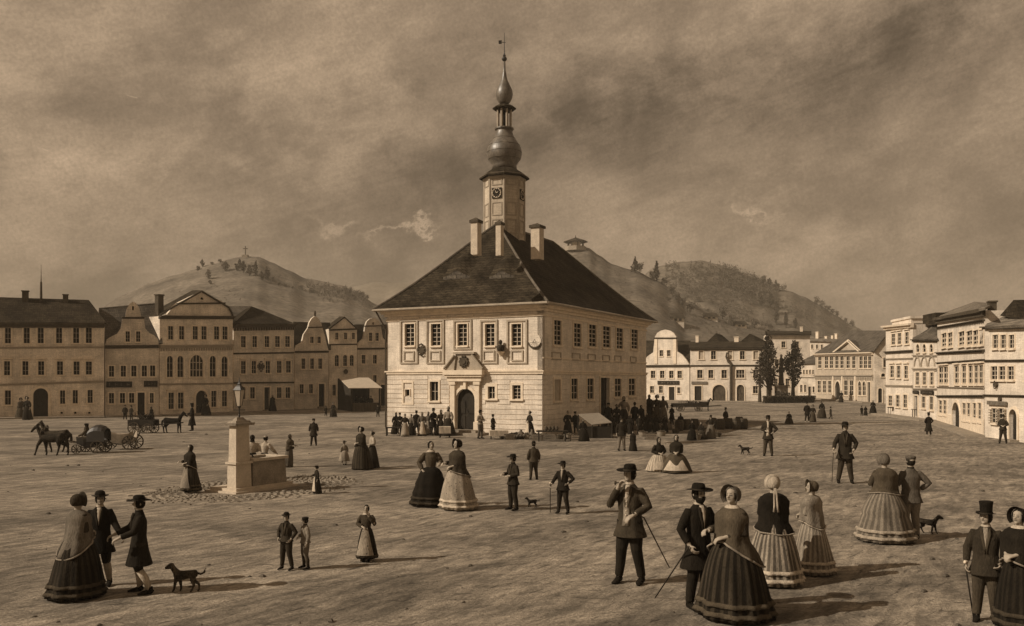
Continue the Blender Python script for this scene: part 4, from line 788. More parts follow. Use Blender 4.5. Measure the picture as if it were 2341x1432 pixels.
def person(x, fy, ty, kind, face, label, group=None, coat=.03, hem=.44, trou=.03, hat='broad', hv=.015, shirt=None, arms=('down', 'down'), look=0, beard=False, stock=None, hair=.02, top=None, skirt=.03, pat=None, W=.2, flounce=0, shawl=None, shl=.42, apron=None, sit=1, leg=(0, 0), lean=0, collar=None, skin_dark=False, vest=None, spread=.045, X=None, ribbons=False, hemz=.015, step=0, boots=.015):
    px = fy-ty; Y = CH*F/(fy-HY); H = px*Y/F; tall = {'top': 1.09, 'broad': 1.035, 'bowler': 1.035, 'cap': 1.02, 'cyl': 1.05}.get(hat, 1.015); 
    S = H/(tall-(1-sit)*.5); base = V(((x-CX)*Y/F, Y, .02)); M = Matrix.Translation(base) @ Rz(radians(face)) @ Matrix.Rotation(lean, 4, 'X') @ Matrix.Scale(S, 4); Mh = M @ Matrix.Translation((0, -.004, .0)) @ Rz(radians(look))
    hi = px > 108; md = px > 58; vx = (.0095 if hi else .014 if md else .024)*max(.8, S/1.7); nseg = 12 if md else 8
    if px < 58: vx = .022
    low = (1-sit)*.5; T = lambda q: (q[0], q[1], q[2]-low if q[2] > .3 else q[2]*sit)
    g = G()
    A = {}
    for s, nm in ((-1, arms[0]), (1, arms[1])):
        e, w = ARMS[nm] if isinstance(nm, str) else nm
        if shawl is not None and isinstance(nm, str) and nm != 'link': e = (e[0]*.76, e[1], e[2])
        if isinstance(nm, str): e = (e[0]*s, e[1], e[2]); w = (w[0]*s, w[1], w[2])
        A[s] = (V((s*.094, .004, .792-low)), V(T(e)) if not low else V((e[0], e[1], e[2]-low)), V((w[0], w[1], w[2]-low)))
    wom = kind == 'w'; sh = .92 if wom else 1
    tr = [(.47, .085, .06), (.52, .092, .066), (.60, .072 if wom else .08, .052), (.68, .086, .060), (.75, .094, .062), (.79, .074, .046), (.825, .042, .038), (.855, .033, .034), (.885, .031, .033)]
    if kind != 'w' or sit == 1: 
        for s in (-1, 1):
            f = leg[0] if s < 0 else leg[1]; k = V((s*(.05+spread*.3), -.015-max(0, f)*.3, .275)); an = V((s*(.045+spread), .012-f*.5, .045)); g.tube([(s*.05, 0, .5), (s*.055, -.006, .40), k, k*.45+an*.55+V((0, .012, 0)), an], [.058, .053, .037, .036, .022], nseg)
            g.tube([an+V((0, .028, -.022)), an+V((0, -.01, -.020)), an+V((0, -.06, -.028)), an+V((s*.01, -.10, -.033))], [(.02, .02), (.024, .024), (.025, .016), (.016, .010)], 8, ref=(0, 0, 1))
    else:
        g.tube([(0, 0, .52-low), (0, -.02, .03)], [.1, .14], 10)
    g.rings([[(a, b, c-low) for a, b, c in oval(z, rx*(.94 if wom else 1), ry, 16)] for z, rx, ry in tr])
    for s in (-1, 1):
        a, e, w = A[s]; g.tube([a-V((s*.03, 0, 0)), a, a.lerp(e, .5), e, e.lerp(w, .45), w], [.024, .028, .028, .026, .024, .016], nseg)
        d = (w-e); pn = V((-s, -.2, 0)) if abs(d.normalized().z) > .6 else V((-s*.4, 0, -1)); hand(g, w, d, pn, s, hi)
    gh = G(); hz = .932-low
    prof = [(.018, -.058), (.034, -.052), (.041, -.036), (.046, -.012), (.049, .012), (.048, .034), (.036, .054), (.016, .064)]
    gh.rings([[(cos(2*pi*j/16)*r*(.93), sin(2*pi*j/16)*r*1.16+(.006 if z > 0 else -.004), hz+z) for j in range(16)] for r, z in prof])
    if md:
        gh.tube([(0, -.05, hz+.012), (0, -.063, hz-.006), (0, -.058, hz-.014)], [(.006, .006), (.010, .010), (.009, .006)], 6)
        for s in (-1, 1): gh._ell((s*.046, .008, hz-.002), .008, .012, .017, 6, 5)
        gh._ell((0, -.045, hz-.046), .016, .012, .012, 8, 5); gh._ell((0, -.052, hz-.026), .014, .006, .005, 8, 4)
    R = Rz(radians(look)); gh.xf(R); g.add(gh.v, gh.f)
    def paint(o, me):
        if skin_dark or not md: return
        inv = (Mh).inverted(); off = ORI[o.name]
        for p in me.polygons:
            c = inv @ (p.center+off); zz = c.z-hz
            if c.y < -.038 and ((abs(abs(c.x)-.019) < .0105 and abs(zz-.006) < .0065) or (abs(abs(c.x)-.019) < .013 and abs(zz-.019) < .0035) or (abs(c.x) < .014 and abs(zz+.026) < .0035)): p.material_index = 1
    g.xf(M); body = g.put('person', [M_skin, M_face], None, True, label, 'person', group, vox=vx, sm=2 if hi else 3, paint=paint)
    # torso garment with sleeves
    g = G(); tv = top if wom and top is not None else coat
    if wom: rg = [(.575, .083, .062), (.60, .078, .058), (.64, .084, .063), (.70, .099, .073), (.755, .104, .072), (.795, .094, .058), (.825, .060, .048), (.85, .036, .038)]
    else:
        fl = .016+(.62-hem)*.16; rg = [(hem, .10+fl, .078+fl*.9), ((hem+.6)/2, .098+fl*.35, .078+fl*.3), (.60, .101, .074), (.68, .108, .08), (.75, .112, .079), (.79, .102, .064), (.825, .064, .053), (.852, .041, .042)]
    g.rings([[(a*(1+.03*sin(9*i)), b*(1+.03*sin(7*i+1)), c-low) for i, (a, b, c) in enumerate(oval(z, rx*(.95 if wom else 1), ry, 20))] for z, rx, ry in rg])
    for s in (-1, 1):
        a, e, w = A[s]; q = e.lerp(w, .82); k = 1.2 if wom and shawl is None else 1; g.tube([a-V((s*.04, 0, .01)), a+V((0, 0, .0)), a.lerp(e, .5), e, e.lerp(w, .4), q], [.032, .039, .041*k, .037*k, .034*k, .029], nseg)
    g.xf(M); g.put('bodice' if wom else 'coat', garb(tv), body, True, vox=vx*1.1, sm=3 if hi else 2)
    if not wom:
        if hi or vest is not None: # lapels and skirt opening of the coat
            g = G()
            for s in (-1, 1): g.tube([(s*.034, -.052, .838-low), (s*.030, -.073, .79-low), (s*.012, -.082, .70-low), (s*.008, -.080, .62-low)], [(.004, .008), (.017, .006), (.014, .005), (.006, .004)], 6)
            g.xf(M); g.put('lapels', cloth(max(.012, tv*1.6 if isinstance(tv, float) else .04)), body, True)
        zl = .26 if stock else .055
        g = G()
        for s in (-1, 1):
            f = leg[0] if s < 0 else leg[1]; k = V((s*(.05+spread*.3), -.015-max(0, f)*.3, .275)); an = V((s*(.045+spread), .012-f*.5, .06)); pts = [(s*.048, 0, .54), (s*.055, -.004, .42), k+V((0, 0, .02))]+([k+V((0, .01, -.03))] if stock else [k*.45+an*.55+V((0, .008, 0)), an]); g.tube(pts, [.068, .064, .05]+([.042] if stock else [.042, .037]), nseg)
        g.rings([oval(z, rx, ry, 14) for z, rx, ry in ((.45, .08, .065), (.52, .098, .074), (.6, .085, .064))])
        g.xf(M); g.put('breeches' if stock else 'trousers', garb(trou), body, True, vox=vx*1.1, sm=2)
        if stock:
            g = G()
            for s in (-1, 1):
                f = leg[0] if s < 0 else leg[1]; k = V((s*(.05+spread*.3), -.015-max(0, f)*.3, .275)); an = V((s*(.045+spread), .012-f*.5, .045)); g.tube([k, k*.5+an*.5+V((0, .014, 0)), an], [.039, .040, .025], 10)
            g.xf(M); g.put('stockings', garb(stock), body, True)
        if md:
            for s in (-1, 1):
                f = leg[0] if s < 0 else leg[1]; an = V((s*(.045+spread), .012-f*.5, .045)); g = G()
                g.tube([an+V((0, .034, -.024)), an+V((0, .02, -.014)), an+V((0, -.02, -.018)), an+V((0, -.065, -.026)), an+V((s*.012, -.112, -.034))], [(.018, .018), (.028, .030), (.029, .026), (.029, .019), (.018, .010)], 10, ref=(0, 0, 1)); g.tube([an+V((0, .004, .03)), an+V((0, .006, -.01))], [.028, .029], 10); g.xf(M); g.put('shoe', garb(boots), body, True)
        if shirt is not None:
            g = G(); pts = []; 
            for z, w, y in ((.845, .022, -.046), (.80, .026, -.072), (.75, .019, -.0805), (.70, .011, -.081), (.66, .004, -.079)): pts.append([(-w, y+.004, z-low), (-w*.5, y-.003, z-low), (0, y-.006, z-low), (w*.5, y-.003, z-low), (w, y+.004, z-low), (0, y+.02, z-low)])
            g.rings(pts); g.xf(M); g.put('shirt_front', garb(shirt), body, True)
        if vest is not None: 
            g = G(); pts = []
            for z, w, y in ((.80, .03, -.066), (.74, .032, -.082), (.66, .03, -.082), (.58, .03, -.082), (.50, .04, -.092)): pts.append([(-w, y+.006, z-low), (-w*.5, y-.002, z-low), (0, y-.004, z-low), (w*.5, y-.002, z-low), (w, y+.006, z-low), (0, y+.03, z-low)])
            g.rings(pts); g.xf(M); g.put('waistcoat', garb(vest), body, True)
            if hi:
                g = G()
                for i in range(7): g._ell((0, -.088-(.0 if i < 5 else .006), .78-.037*i), .006, .005, .006, 6, 4)
                g.xf(M); g.put('buttons', M_tl, body, True)
        if md: g = G(); g.rings([oval(z-low, r, r, 14) for z, r in ((.842, .042), (.868, .038))], False); g.xf(M); g.put('collar', cloth(.5 if shirt is not None else .02), body, True)
    else:
        # skirt
        n = 64 if hi else 40 if md else 20; rs = []; top_z = .60-low; m_ = 16
        for i in range(m_+1):
            t = i/m_; z = top_z+(hemz-top_z)*t; r = .07+(W-.07)*(t**.56 if W < .24 else t**.48*(1.05-.05*t)); 
            if flounce: fr = (t*flounce) % 1; r *= 1+.07*fr if i < m_ else 1.07
            ring = []
            for j in range(n):
                a = 2*pi*j/n; pl = .055*t*sin(a*(11 if hi else 7)+1.6*sin(a*2))+(.022*t*sin(a*27+1.5*sin(a*3)) if hi else 0)+.02*t*sin(a*3+x); q = r*(1+pl+.03*t*MN.noise(V((a*2.2, z*5, x)))); ring.append((cos(a)*q, sin(a)*q*.95+.012*t+.02*t*t, z+(.006*sin(a*11) if i == m_ else 0)))
            rs.append(ring)
        rs.append([(p[0]*.9, p[1]*.9, p[2]+.01) for p in rs[-1]]); g = G(); g.rings(rs, False); g.xf(M); sk = g.put('skirt', cloth(skirt, pat), body, True)
        if hi:      # gathered ruffles sewn round the skirt near the hem
            for i0 in ((13, 15) if W > .2 else (15,)):
                rf = []
                for dz, k in ((.028, 1.0), (.014, 1.035), (-.004, 1.075), (-.006, 1.0)):
                    rf.append([(p[0]*(k+(.018*sin(j*2.1+i0) if 1.01 < k else 0)), p[1]*(k+(.018*sin(j*2.1+i0) if 1.01 < k else 0)), max(.004, p[2]+dz+(.004*sin(j*1.3) if k > 1.05 else 0))) for j, p in enumerate(rs[i0])])
                g = G(); g.rings(rf, False); g.xf(M); g.put('ruffle', cloth(min(.6, skirt*1.7+.02)), sk, True)
        if sit == 1 and hemz > .03:
            for s in (-1, 1): g = G(); g.tube([(s*.045, .04, .02), (s*.045, -.03, .02), (s*.05, -.09, .012)], [.02, .026, .014], 8); g.xf(M); g.put('shoe', cloth(.015), body, True)
        if apron is not None:
            g = G(); rs2 = []
            for i in range(0, m_-1):
                row = []
                for j in range(-5, 6):
                    a = -pi/2+j*(.10+.006*i); r = .07+(W-.07)*((i/m_)**.62); q = r*1.06+.006; row.append((cos(a)*q, sin(a)*q*.95+.012*i/m_-.002, rs[i][0][2]))
                rs2.append(row)
            k = [r_[::-1] for r_ in rs2]; g.rings(rs2, False, False); g.xf(M); g.put('apron', cloth(apron[0], apron[1]) if isinstance(apron, tuple) else cloth(apron), body, True)
        if shawl is not None:
            n = 36; rs = []
            sd0 = x*7.1
            for i in range(15):
                t = i/14; row = []
                for j in range(n):
                    a = 2*pi*j/n; bkf = .5+.5*sin(a); zb = (.57-(.57-shl)*(bkf**1.2)) if shl < .57 else shl; zb += .018*sin(a*2+sd0); z = .850+(zb-.850)*t**1.15
                    if z > .77: f = (.850-z)/.08; r = .040+.110*min(1, f)**.5
                    elif z > .62: r = .150-.012*((.77-z)/.15)
                    else: r = .138-(.62-z)*.05
                    if z < .60: r = max(r, .092+(W-.07)*(((.60-z)/.585)**(.56 if W < .24 else .48)))
                    fold = (.05*sin(a*7+sd0+3*t)+.03*sin(a*13+2*sd0))*t+.02*sin(a*3+sd0); q = 1+fold
                    row.append((cos(a)*r*q, sin(a)*r*q*(.70 if z > .7 else .70+.24*min(1, (.7-z)/.12))-.010*(t > .15), z-low+(.004*sin(a*18) if i == 14 else 0)))
                rs.append(row)
            rs.append([(p[0]*.93, p[1]*.93, p[2]+.012) for p in rs[-1]]); g = G(); g.rings(rs, False); g.xf(M); sw = g.put('shawl', garb(shawl), body, True)
            if hi: g = G(); g.tube([M @ V((p[0]*1.01, p[1]*1.01, p[2]+.002)) for p in rs[14]]+[M @ V(rs[14][0])], .008*S, 6); g.put('fringe', cloth(.34 if (shawl if isinstance(shawl, float) else .1) < .2 else .5), sw, True)
        if collar is not None: g = G(); g.rings([oval(z-low, r, r*.8, 18, 0, -.004) for z, r in ((.862, .04), (.846, .062), (.83, .07))], False); g.xf(M); g.put('collar', cloth(collar), body, True)
    # hair, hats
    Mz = Mh @ Matrix.Translation((0, 0, hz)); g = G(); hm = cloth(hair)
    def shell(c, rx, ry, rz, a_front, zmin, n=16, m=8):    # open shell round the back and top of the head
        rs = []
        for i in range(m+1):
            ph = pi*i/m; row = []; af = radians(a_front)*min(1, max(0, (.74-cos(ph))/.28))
            for j in range(n+1):
                th = af+(2*pi-2*af)*j/n-pi/2; row.append((c[0]+cos(th)*rx*max(.05, sin(ph)), c[1]+sin(th)*ry*max(.05, sin(ph)), c[2]+max(zmin, cos(ph)*rz)))
            rs.append(row)
        return rs
    if hat in ('bonnet', 'scarf'):
        if hat == 'bonnet':
            g.rings(shell((0, .014, .006), .060, .066, .068, 52, -.05), False, False)
            ring = [(cos(t)*.058, -.018, sin(t)*.064+.006) for t in [radians(q) for q in range(-50, 231, 14)]]; ring2 = [(a*1.34, b-.028, c*1.3) for a, b, c in ring]; ring3 = [(a*1.04, b+.012, c*1.04) for a, b, c in ring]; g.rings([ring3, ring, ring2], False, False)
        else: g.rings(shell((0, .010, .002), .055, .064, .068, 42, -.075), False, False); g.rings([oval(z, r, r*.9, 14, 0, .004) for z, r in ((-.045, .05), (-.075, .046), (-.09, .062))], False)
        hb = g.xf(Mz).put('bonnet' if hat == 'bonnet' else 'headscarf', cloth(hv), body, True)
        if ribbons:
            g = G()
            for s in (-1, 1): g.tube([(s*.004, .082, -.03), (s*.012, .10, -.10), (s*.014, .118, -.19), (s*.02, .125, -.25)], [(.009, .003)]*4, 6, ref=(0, 1, 0))
            g.xf(Mz); g.put('ribbons', cloth(.5), hb, True)
        if hi: g = G(); g.rings(shell((0, .006, .0), .052, .058, .060, 50, -.03), False, False); g.xf(Mz); g.put('hair', hm, body, True)
    else:
        g.rings(shell((0, .006, .002), .0515, .0605, .0665, 48, -.05), False, False)
        if wom: g._ell((0, .058, .0 if hat == 'none' else -.015), .03, .028, .03, 10, 7)
        g.xf(Mz); g.put('hair', hm, body, True)
        g = G()
        def brim(r, z, curl, th=.004, sy=1.12): 
            rs = []
            for q, dz in ((.045, 0), (.8*r, 0), (r, th/2), (.8*r, th), (.045, th)): rs.append([(cos(2*pi*j/20)*q, sin(2*pi*j/20)*q*sy+.003, z+dz+curl*(q/r)**2*abs(cos(2*pi*j/20))**2) for j in range(20)])
            g.rings(rs, False)
        if hat in ('broad', 'bowler', 'top', 'cyl'):
            r, hgt, cl = {'broad': (.112, .062, .014), 'bowler': (.088, .062, .012), 'top': (.083, .11, .016), 'cyl': (.085, .075, .01)}[hat]; brim(r, .028, cl)
            if hat in ('top', 'cyl'): pr = [(.054, .03), (.052, .05), (.054, .03+hgt*.7), (.060, .03+hgt), (.056, .034+hgt), (.01, .035+hgt)]
            elif hat == 'bowler': pr = [(.055, .03), (.055, .055), (.047, .078), (.03, .09), (.008, .094)]
            else: pr = [(.056, .03), (.053, .06), (.048, .08), (.036, .089), (.018, .084), (.005, .080)]
            g.rings([oval(z, r_*.97, r_*1.12, 18, 0, .003) for r_, z in pr]); hb = g.xf(Mz).put('hat', cloth(hv), body, True)
            if md: g = G(); g.rings([oval(z, .0565, .0655, 18, 0, .003) for z in (.032, .046)], False); g.xf(Mz); g.put('hat_band', cloth(.008 if hv > .03 else .05), hb, True)
        elif hat == 'cap':
            g.rings([oval(z, r_*.97, r_*1.1, 18, 0, .003) for r_, z in ((.054, .022), (.062, .048), (.060, .062), (.03, .072), (.006, .074))]); g.rings([[(cos(t)*.05, sin(t)*.06, .024) for t in [radians(q) for q in range(200, 341, 20)]], [(cos(t)*.062, sin(t)*.092, .016) for t in [radians(q) for q in range(200, 341, 20)]]], False, False); g.xf(Mz); g.put('cap', cloth(hv), body, True)
    if beard: g = G(); g.rings([[(cos(t)*r*.95, sin(t)*r*1.1-.004, z) for t in [radians(q) for q in range(185, 356, 10)]] for r, z in ((.046, -.026), (.050, -.038), (.044, -.055), (.028, -.082))], False, False); g.tube([(-.02, -.057, -.022), (0, -.062, -.018), (.02, -.057, -.022)], .004, 5); g.xf(Mz); g.put('beard', hm, body, True)
    body['_'] = 0; del body['_']
    return {'o': body, 'M': M, 'S': S, 'A': {s: (M @ A[s][1], M @ A[s][2]) for s in A}, 'low': low}
def cane(p, side, tip, label, name='walking_cane', m=None, r=.011, knob=True):
    e, w = p['A'][side]; d = (w-e).normalized(); h = w+d*.05*p['S']; tip = V(tip) if len(tip) == 3 else gp(*tip)
    up = (h-tip).normalized(); g = G(); g.tube([tip, h+up*.08], [r*.8, r], 8)
    o = g.put(name, m or M_dk, None, True, label, 'cane')
    if knob: g = G(); g._ell(h+up*.09, .02, .02, .022, 8, 5); g.put('knob', M_tl, o)
    return o
Pn = person
# foreground, left
a = Pn(178, 1366, 1130, 'w', 150, 'person in pale brown shawl and full dark skirt, back turned, at the left front', top=.06, skirt=.035, pat='pleat', W=.27, shawl=.17, shl=.40, hat='bonnet', hv=.05, arms=('front', 'front'))
F2 = Pn(229, 1342, 1122, 'm', 15, 'person in black tailcoat and light stockings shaking hands beside the shawled woman', coat=.018, hem=.36, trou=.03, stock=.38, shirt=.6, hat='bowler', arms=('down', ((.15, -.04, .67), (.235, -.13, .545))), look=15)
F3 = Pn(318, 1360, 1132, 'm', -62, 'person in broad hat and knee length coat, seen from the side, shaking hands', coat=.022, hem=.30, trou=.03, stock=.5, hat='broad', arms=('reach', ((.14, -.06, .66), (.09, -.20, .60))), leg=(.0, -.16), skin_dark=True)
# man and boy
Pn(655, 1305, 1172, 'm', -20, 'person in bowler and dark jacket standing beside the boy in a cap', coat=.045, hem=.50, trou=.04, hat='bowler', arms=('pocket', 'pocket'), spread=.06, look=20)
Pn(698, 1303, 1183, 'm', -55, 'person, a boy in cap, pale shirt and loose breeches, beside the man in the bowler', coat=.22, hem=.50, trou=.17, hat='cap', hv=.02, arms=('front', 'down'), spread=.06, stock=.06)
Pn(838, 1286, 1155, 'w', -5, 'person in pale patterned apron over dark skirt with one hand at her chin', top=.07, skirt=.03, pat='pleat', W=.19, apron=(.36, 'dots'), hat='none', hair=.015, arms=('front', 'mouth'), hemz=.06, collar=.5)
a = Pn(435, 1129, 1017, 'w', -40, 'person in dark shawl holding a pale bundle, left of the fountain', top=.03, skirt=.05, pat='pleat', W=.21, apron=.25, shawl=.03, shl=.5, hat='scarf', hv=.03, arms=('carry', 'front'), hemz=.05)
# around the fountain
Pn(724, 1131, 1065, 'w', -60, 'person in pale apron with a basket on her back, right of the fountain', top=.03, skirt=.03, W=.17, apron=.55, hat='cap', hv=.02, arms=('carry', 'down'), hemz=.03)
Pn(577, 1098, 994, 'w', 200, 'person in dark bodice and pale sleeves behind the trough, nearest the pillar', top=.45, skirt=.02, W=.15, hat='scarf', hv=.02, arms=('front', 'front'))
Pn(601, 1096, 996, 'w', 160, 'person with white sleeves bending over the far side of the water trough', top=.5, skirt=.02, W=.2, hat='none', arms=('reach', 'reach'), lean=.12)
Pn(660, 1069, 993, 'w', 75, 'person in headscarf carrying a dark bucket behind the fountain trough', top=.09, skirt=.13, W=.17, shawl=.09, shl=.5, hat='scarf', hv=.05, arms=('carry', 'carry'), lean=.05)
Pn(717, 1020, 957, 'm', 10, 'person in long dark coat standing alone between the fountain and the awning stall', coat=.04, hem=.36, trou=.035, hat='cap', arms=('down', 'down'))
Pn(787, 1064, 1008, 'w', 30, 'person, a little girl in a pale flared dress and hat', top=.3, skirt=.4, pat='pleat', W=.24, hat='broad', hv=.05, arms=('down', 'down'), hemz=.16)
Pn(826, 1075, 976, 'w', -50, 'person in wide dark dress and shawl, hood up, between the girl and a slimmer woman', top=.04, skirt=.06, pat='pleat', W=.27, shawl=.045, shl=.38, hat='bonnet', hv=.03, arms=('front', 'front'))
Pn(851, 1071, 985, 'w', -60, 'person in white blouse and slim dark skirt behind the wide dark dress', top=.42, skirt=.05, pat='pleat', W=.18, hat='none', arms=('down', 'front'))
# couple before the town hall
Pn(985, 1158, 1008, 'w', 8, 'person in black flounced gown with open pale collar, arm in arm before the town hall', top=.10, skirt=.016, W=.29, flounce=4, hat='none', hair=.012, arms=('pocket', 'link'), collar=.5, look=15)
Pn(1046, 1166, 1005, 'w', -48, 'person in dark shawl over pale flower patterned skirt before the town hall', top=.03, skirt=.36, pat='dots', W=.28, shawl=.06, shl=.42, hat='bonnet', hv=.03, arms=('link', 'front'), look=-10)
Pn(1173, 1168, 1038, 'm', -55, 'person in hat and dark jacket hugging a pale bundle, facing left', coat=.035, hem=.46, trou=.035, hat='broad', arms=('carry', 'front'), spread=.05)
Pn(1220, 1099, 1009, 'm', 190, 'person in brown jacket and hat walking away with a small bag', coat=.07, hem=.47, trou=.05, hat='bowler', arms=('down', 'down'), leg=(.06, -.04))
c1 = Pn(1287, 1176, 1054, 'm', -25, 'person in dark jacket with a coat over the arm, leaning on a short cane', coat=.022, hem=.45, trou=.03, hat='broad', arms=('cane', 'hip'), spread=.055, shirt=.4); cane(c1, -1, (1258, 1173), 'short thin cane held by the man right of the small dog')
# big man with long stick
c2 = Pn(1440, 1336, 1060, 'm', -28, 'person in broad hat and buttoned jacket smoking a pipe, long stick under the arm', coat=.06, hem=.40, trou=.025, hat='broad', vest=.30, arms=('mouth', ((.17, -.01, .665), (.075, -.125, .60))), leg=(.05, -.03), spread=.05, collar=.5, skin_dark=True, look=-15, shirt=.5)
e, w = c2['A'][1]; g = G(); g.tube([w+V((-.02, -.02, .05)), w+V((.18, .12, -.05)), V((gp(1530, 1300)))+V((0, 0, .02))], [.012, .011, .009], 8); g.put('walking_cane', M_wd2, None, True, 'long slanting stick held under the arm of the man in buttoned jacket', 'cane')
e, w = c2['A'][-1]; g = G(); d = V((.02, -.09, .0)); g.tube([w+V((.03, -.02, .06)), w+V((-.06, -.07, .045))], [.006, .006], 6); g.lathe(w+V((-.07, -.08, .02)), [(.012, 0), (.018, .02), (.018, .055)], 8); g.put('tobacco_pipe', M_wd2, None, True, 'small tobacco pipe at the mouth of the man in buttoned jacket', 'pipe')
# couples right of centre
c3 = Pn(1597, 1394, 1104, 'm', 22, 'person with full beard in long black coat and broad hat, large front couple', coat=.02, hem=.33, trou=.024, hat='broad', beard=True, shirt=.55, arms=(((-.165, .01, .65), (-.13, -.07, .53)), 'link'), spread=.03, look=10)
e, w = c3['A'][-1]; g = G(); g.tube([w+V((-.02, -.05, .0)), gp(1497, 1368)], [.011, .009], 8); g.put('walking_cane', M_dk, None, True, 'thin cane slanting down to the left from the bearded man', 'cane')
Pn(1675, 1414, 1112, 'w', -58, 'person in brown fringed shawl and wide dark checked skirt, beside the bearded man', top=.05, skirt=.045, pat='stripe', W=.30, shawl=.105, shl=.36, hat='bonnet', hv=.12, arms=('link', 'front'), collar=.5, look=10)
Pn(1768, 1334, 1090, 'w', 175, 'person seen from behind in black mantle and pale striped skirt with bonnet ribbons', top=.02, skirt=.34, pat='stripe', W=.27, shawl=.018, shl=.46, hat='bonnet', hv=.42, ribbons=True, arms=('front', 'front'))
Pn(1856, 1312, 1100, 'w', -140, 'person in pale cape with fringe beside the woman in the black mantle', top=.3, skirt=.36, pat='pleat', W=.23, shawl=.27, shl=.50, hat='bonnet', hv=.10, arms=('front', 'front'), look=50)
c4 = Pn(1932, 1106, 964, 'm', -15, 'person in broad hat and dark frock coat leaning on a tall cane, right of centre', coat=.035, hem=.40, trou=.06, hat='broad', arms=('cane', 'pocket'), spread=.06); cane(c4, -1, (1902, 1104), 'tall cane of the man in the dark frock coat')
Pn(2022, 1237, 1040, 'w', 172, 'person in tiered hooped skirt with ruffled hem, seen from behind', top=.08, skirt=.22, pat='pleat', W=.31, flounce=2, hat='bonnet', hv=.14, arms=('down', 'link'), shawl=.10, shl=.55)
Pn(2082, 1235, 1041, 'm', 178, 'person in short belted jacket and pale trousers, seen from behind, arm in arm', coat=.13, hem=.44, trou=.24, hat='cap', hv=.12, arms=('hip', 'link'), spread=.02)
c5 = Pn(2254, 1424, 1146, 'm', -30, 'person in tall top hat and dark overcoat at the lower right', coat=.045, hem=.42, trou=.07, hat='top', arms=('down', 'pocket'), shirt=.3, spread=.03, leg=(.03, 0), look=-25); cane(c5, -1, (2226, 1416), 'thin cane of the man in the top hat')
Pn(2330, 1440, 1163, 'w', -60, 'person in black dress with white collar, cut by the right edge', top=.02, skirt=.025, pat='pleat', W=.22, hat='bonnet', hv=.02, arms=('front', 'front'), collar=.5, shawl=.022, shl=.45)
# middle distance, right
Pn(1506, 1079, 1000, 'w', 15, 'person sitting low in white skirt, left of two market women', 'seated market women on the open square', top=.03, skirt=.58, pat='pleat', W=.30, hat='scarf', hv=.03, sit=.62, arms=('front', 'front'), apron=.55)
Pn(1546, 1082, 994, 'w', -12, 'person sitting low in white apron over dark skirt, right of two market women', 'seated market women on the open square', top=.03, skirt=.09, W=.33, hat='scarf', hv=.02, sit=.64, arms=('front', 'front'), apron=.6, shawl=.03, shl=.62)
Pn(1421, 1032, 953, 'm', 5, 'person in dark coat and pale striped trousers at the edge of the town hall shade', coat=.03, hem=.45, trou=.22, hat='broad', arms=('down', 'down'))
Pn(1447, 1033, 986, 'w', -10, 'person in small dark hooded dress beside the man in pale trousers', top=.02, skirt=.025, W=.22, shawl=.02, shl=.4, hat='scarf', hv=.02)
Pn(1756, 1044, 949, 'm', -20, 'person in broad hat and open dark coat over long white waistcoat, hands on hips', coat=.04, hem=.42, trou=.07, hat='broad', vest=.65, shirt=.6, arms=('front', 'hip'))
Pn(1804, 970, 941, 'w', -10, 'person sitting alone in dark dress behind the man in white waistcoat', top=.03, skirt=.05, W=.3, sit=.7, hat='none')
Pn(1845, 966, 918, 'm', 5, 'person in tall hat, leftmost of the four walkers on the far right square', 'walkers on the far right of the square', coat=.025, hem=.38, trou=.03, hat='cyl')
Pn(1858, 966, 926, 'w', 0, 'person in grey dress close beside the tall hatted walker', 'walkers on the far right of the square', top=.04, skirt=.08, W=.22, hat='bonnet', hv=.04)
Pn(1879, 957, 917, 'w', 10, 'person in wide dark skirt, third of the four far walkers', 'walkers on the far right of the square', top=.02, skirt=.05, W=.28, hat='scarf', hv=.02)
Pn(1899, 961, 930, 'm', 80, 'person, a boy stepping out at the right end of the four walkers', 'walkers on the far right of the square', coat=.03, hem=.46, trou=.04, hat='cap', leg=(.2, -.2))
Pn(1923, 921, 893, 'w', 0, 'person in dark dress at the arched door of the pedimented house', top=.02, skirt=.03, W=.2, hat='none')
Pn(1970, 953, 928, 'm', 20, 'person in dark coat, left of a small pair near the dark side wing', coat=.02, hem=.4, hat='cap'); Pn(1979, 951, 928, 'w', 0, 'person in dark cloak, right of a small pair near the dark side wing', top=.02, skirt=.02, W=.22, hat='scarf', hv=.02)
Pn(1996, 946, 915, 'w', -20, 'person in broad dark skirt in front of the shaded side wing', top=.02, skirt=.02, W=.27, hat='scarf', hv=.02)
Pn(2123, 998, 943, 'm', 185, 'person in long dark coat with back turned in front of the ornate house', coat=.025, hem=.2, trou=.03, hat='cyl', arms=('pocket', 'pocket'))
Pn(2293, 1015, 948, 'm', -30, 'person in dark jacket and trousers waiting by the arched door at the right edge', coat=.04, hem=.48, trou=.04, hat='bowler', arms=('front', 'front'), spread=.06)
Pn(1710, 915, 888, 'w', 10, 'person in dark dress beside the small arched door of the broad white house', top=.03, skirt=.03, W=.2, hat='none')
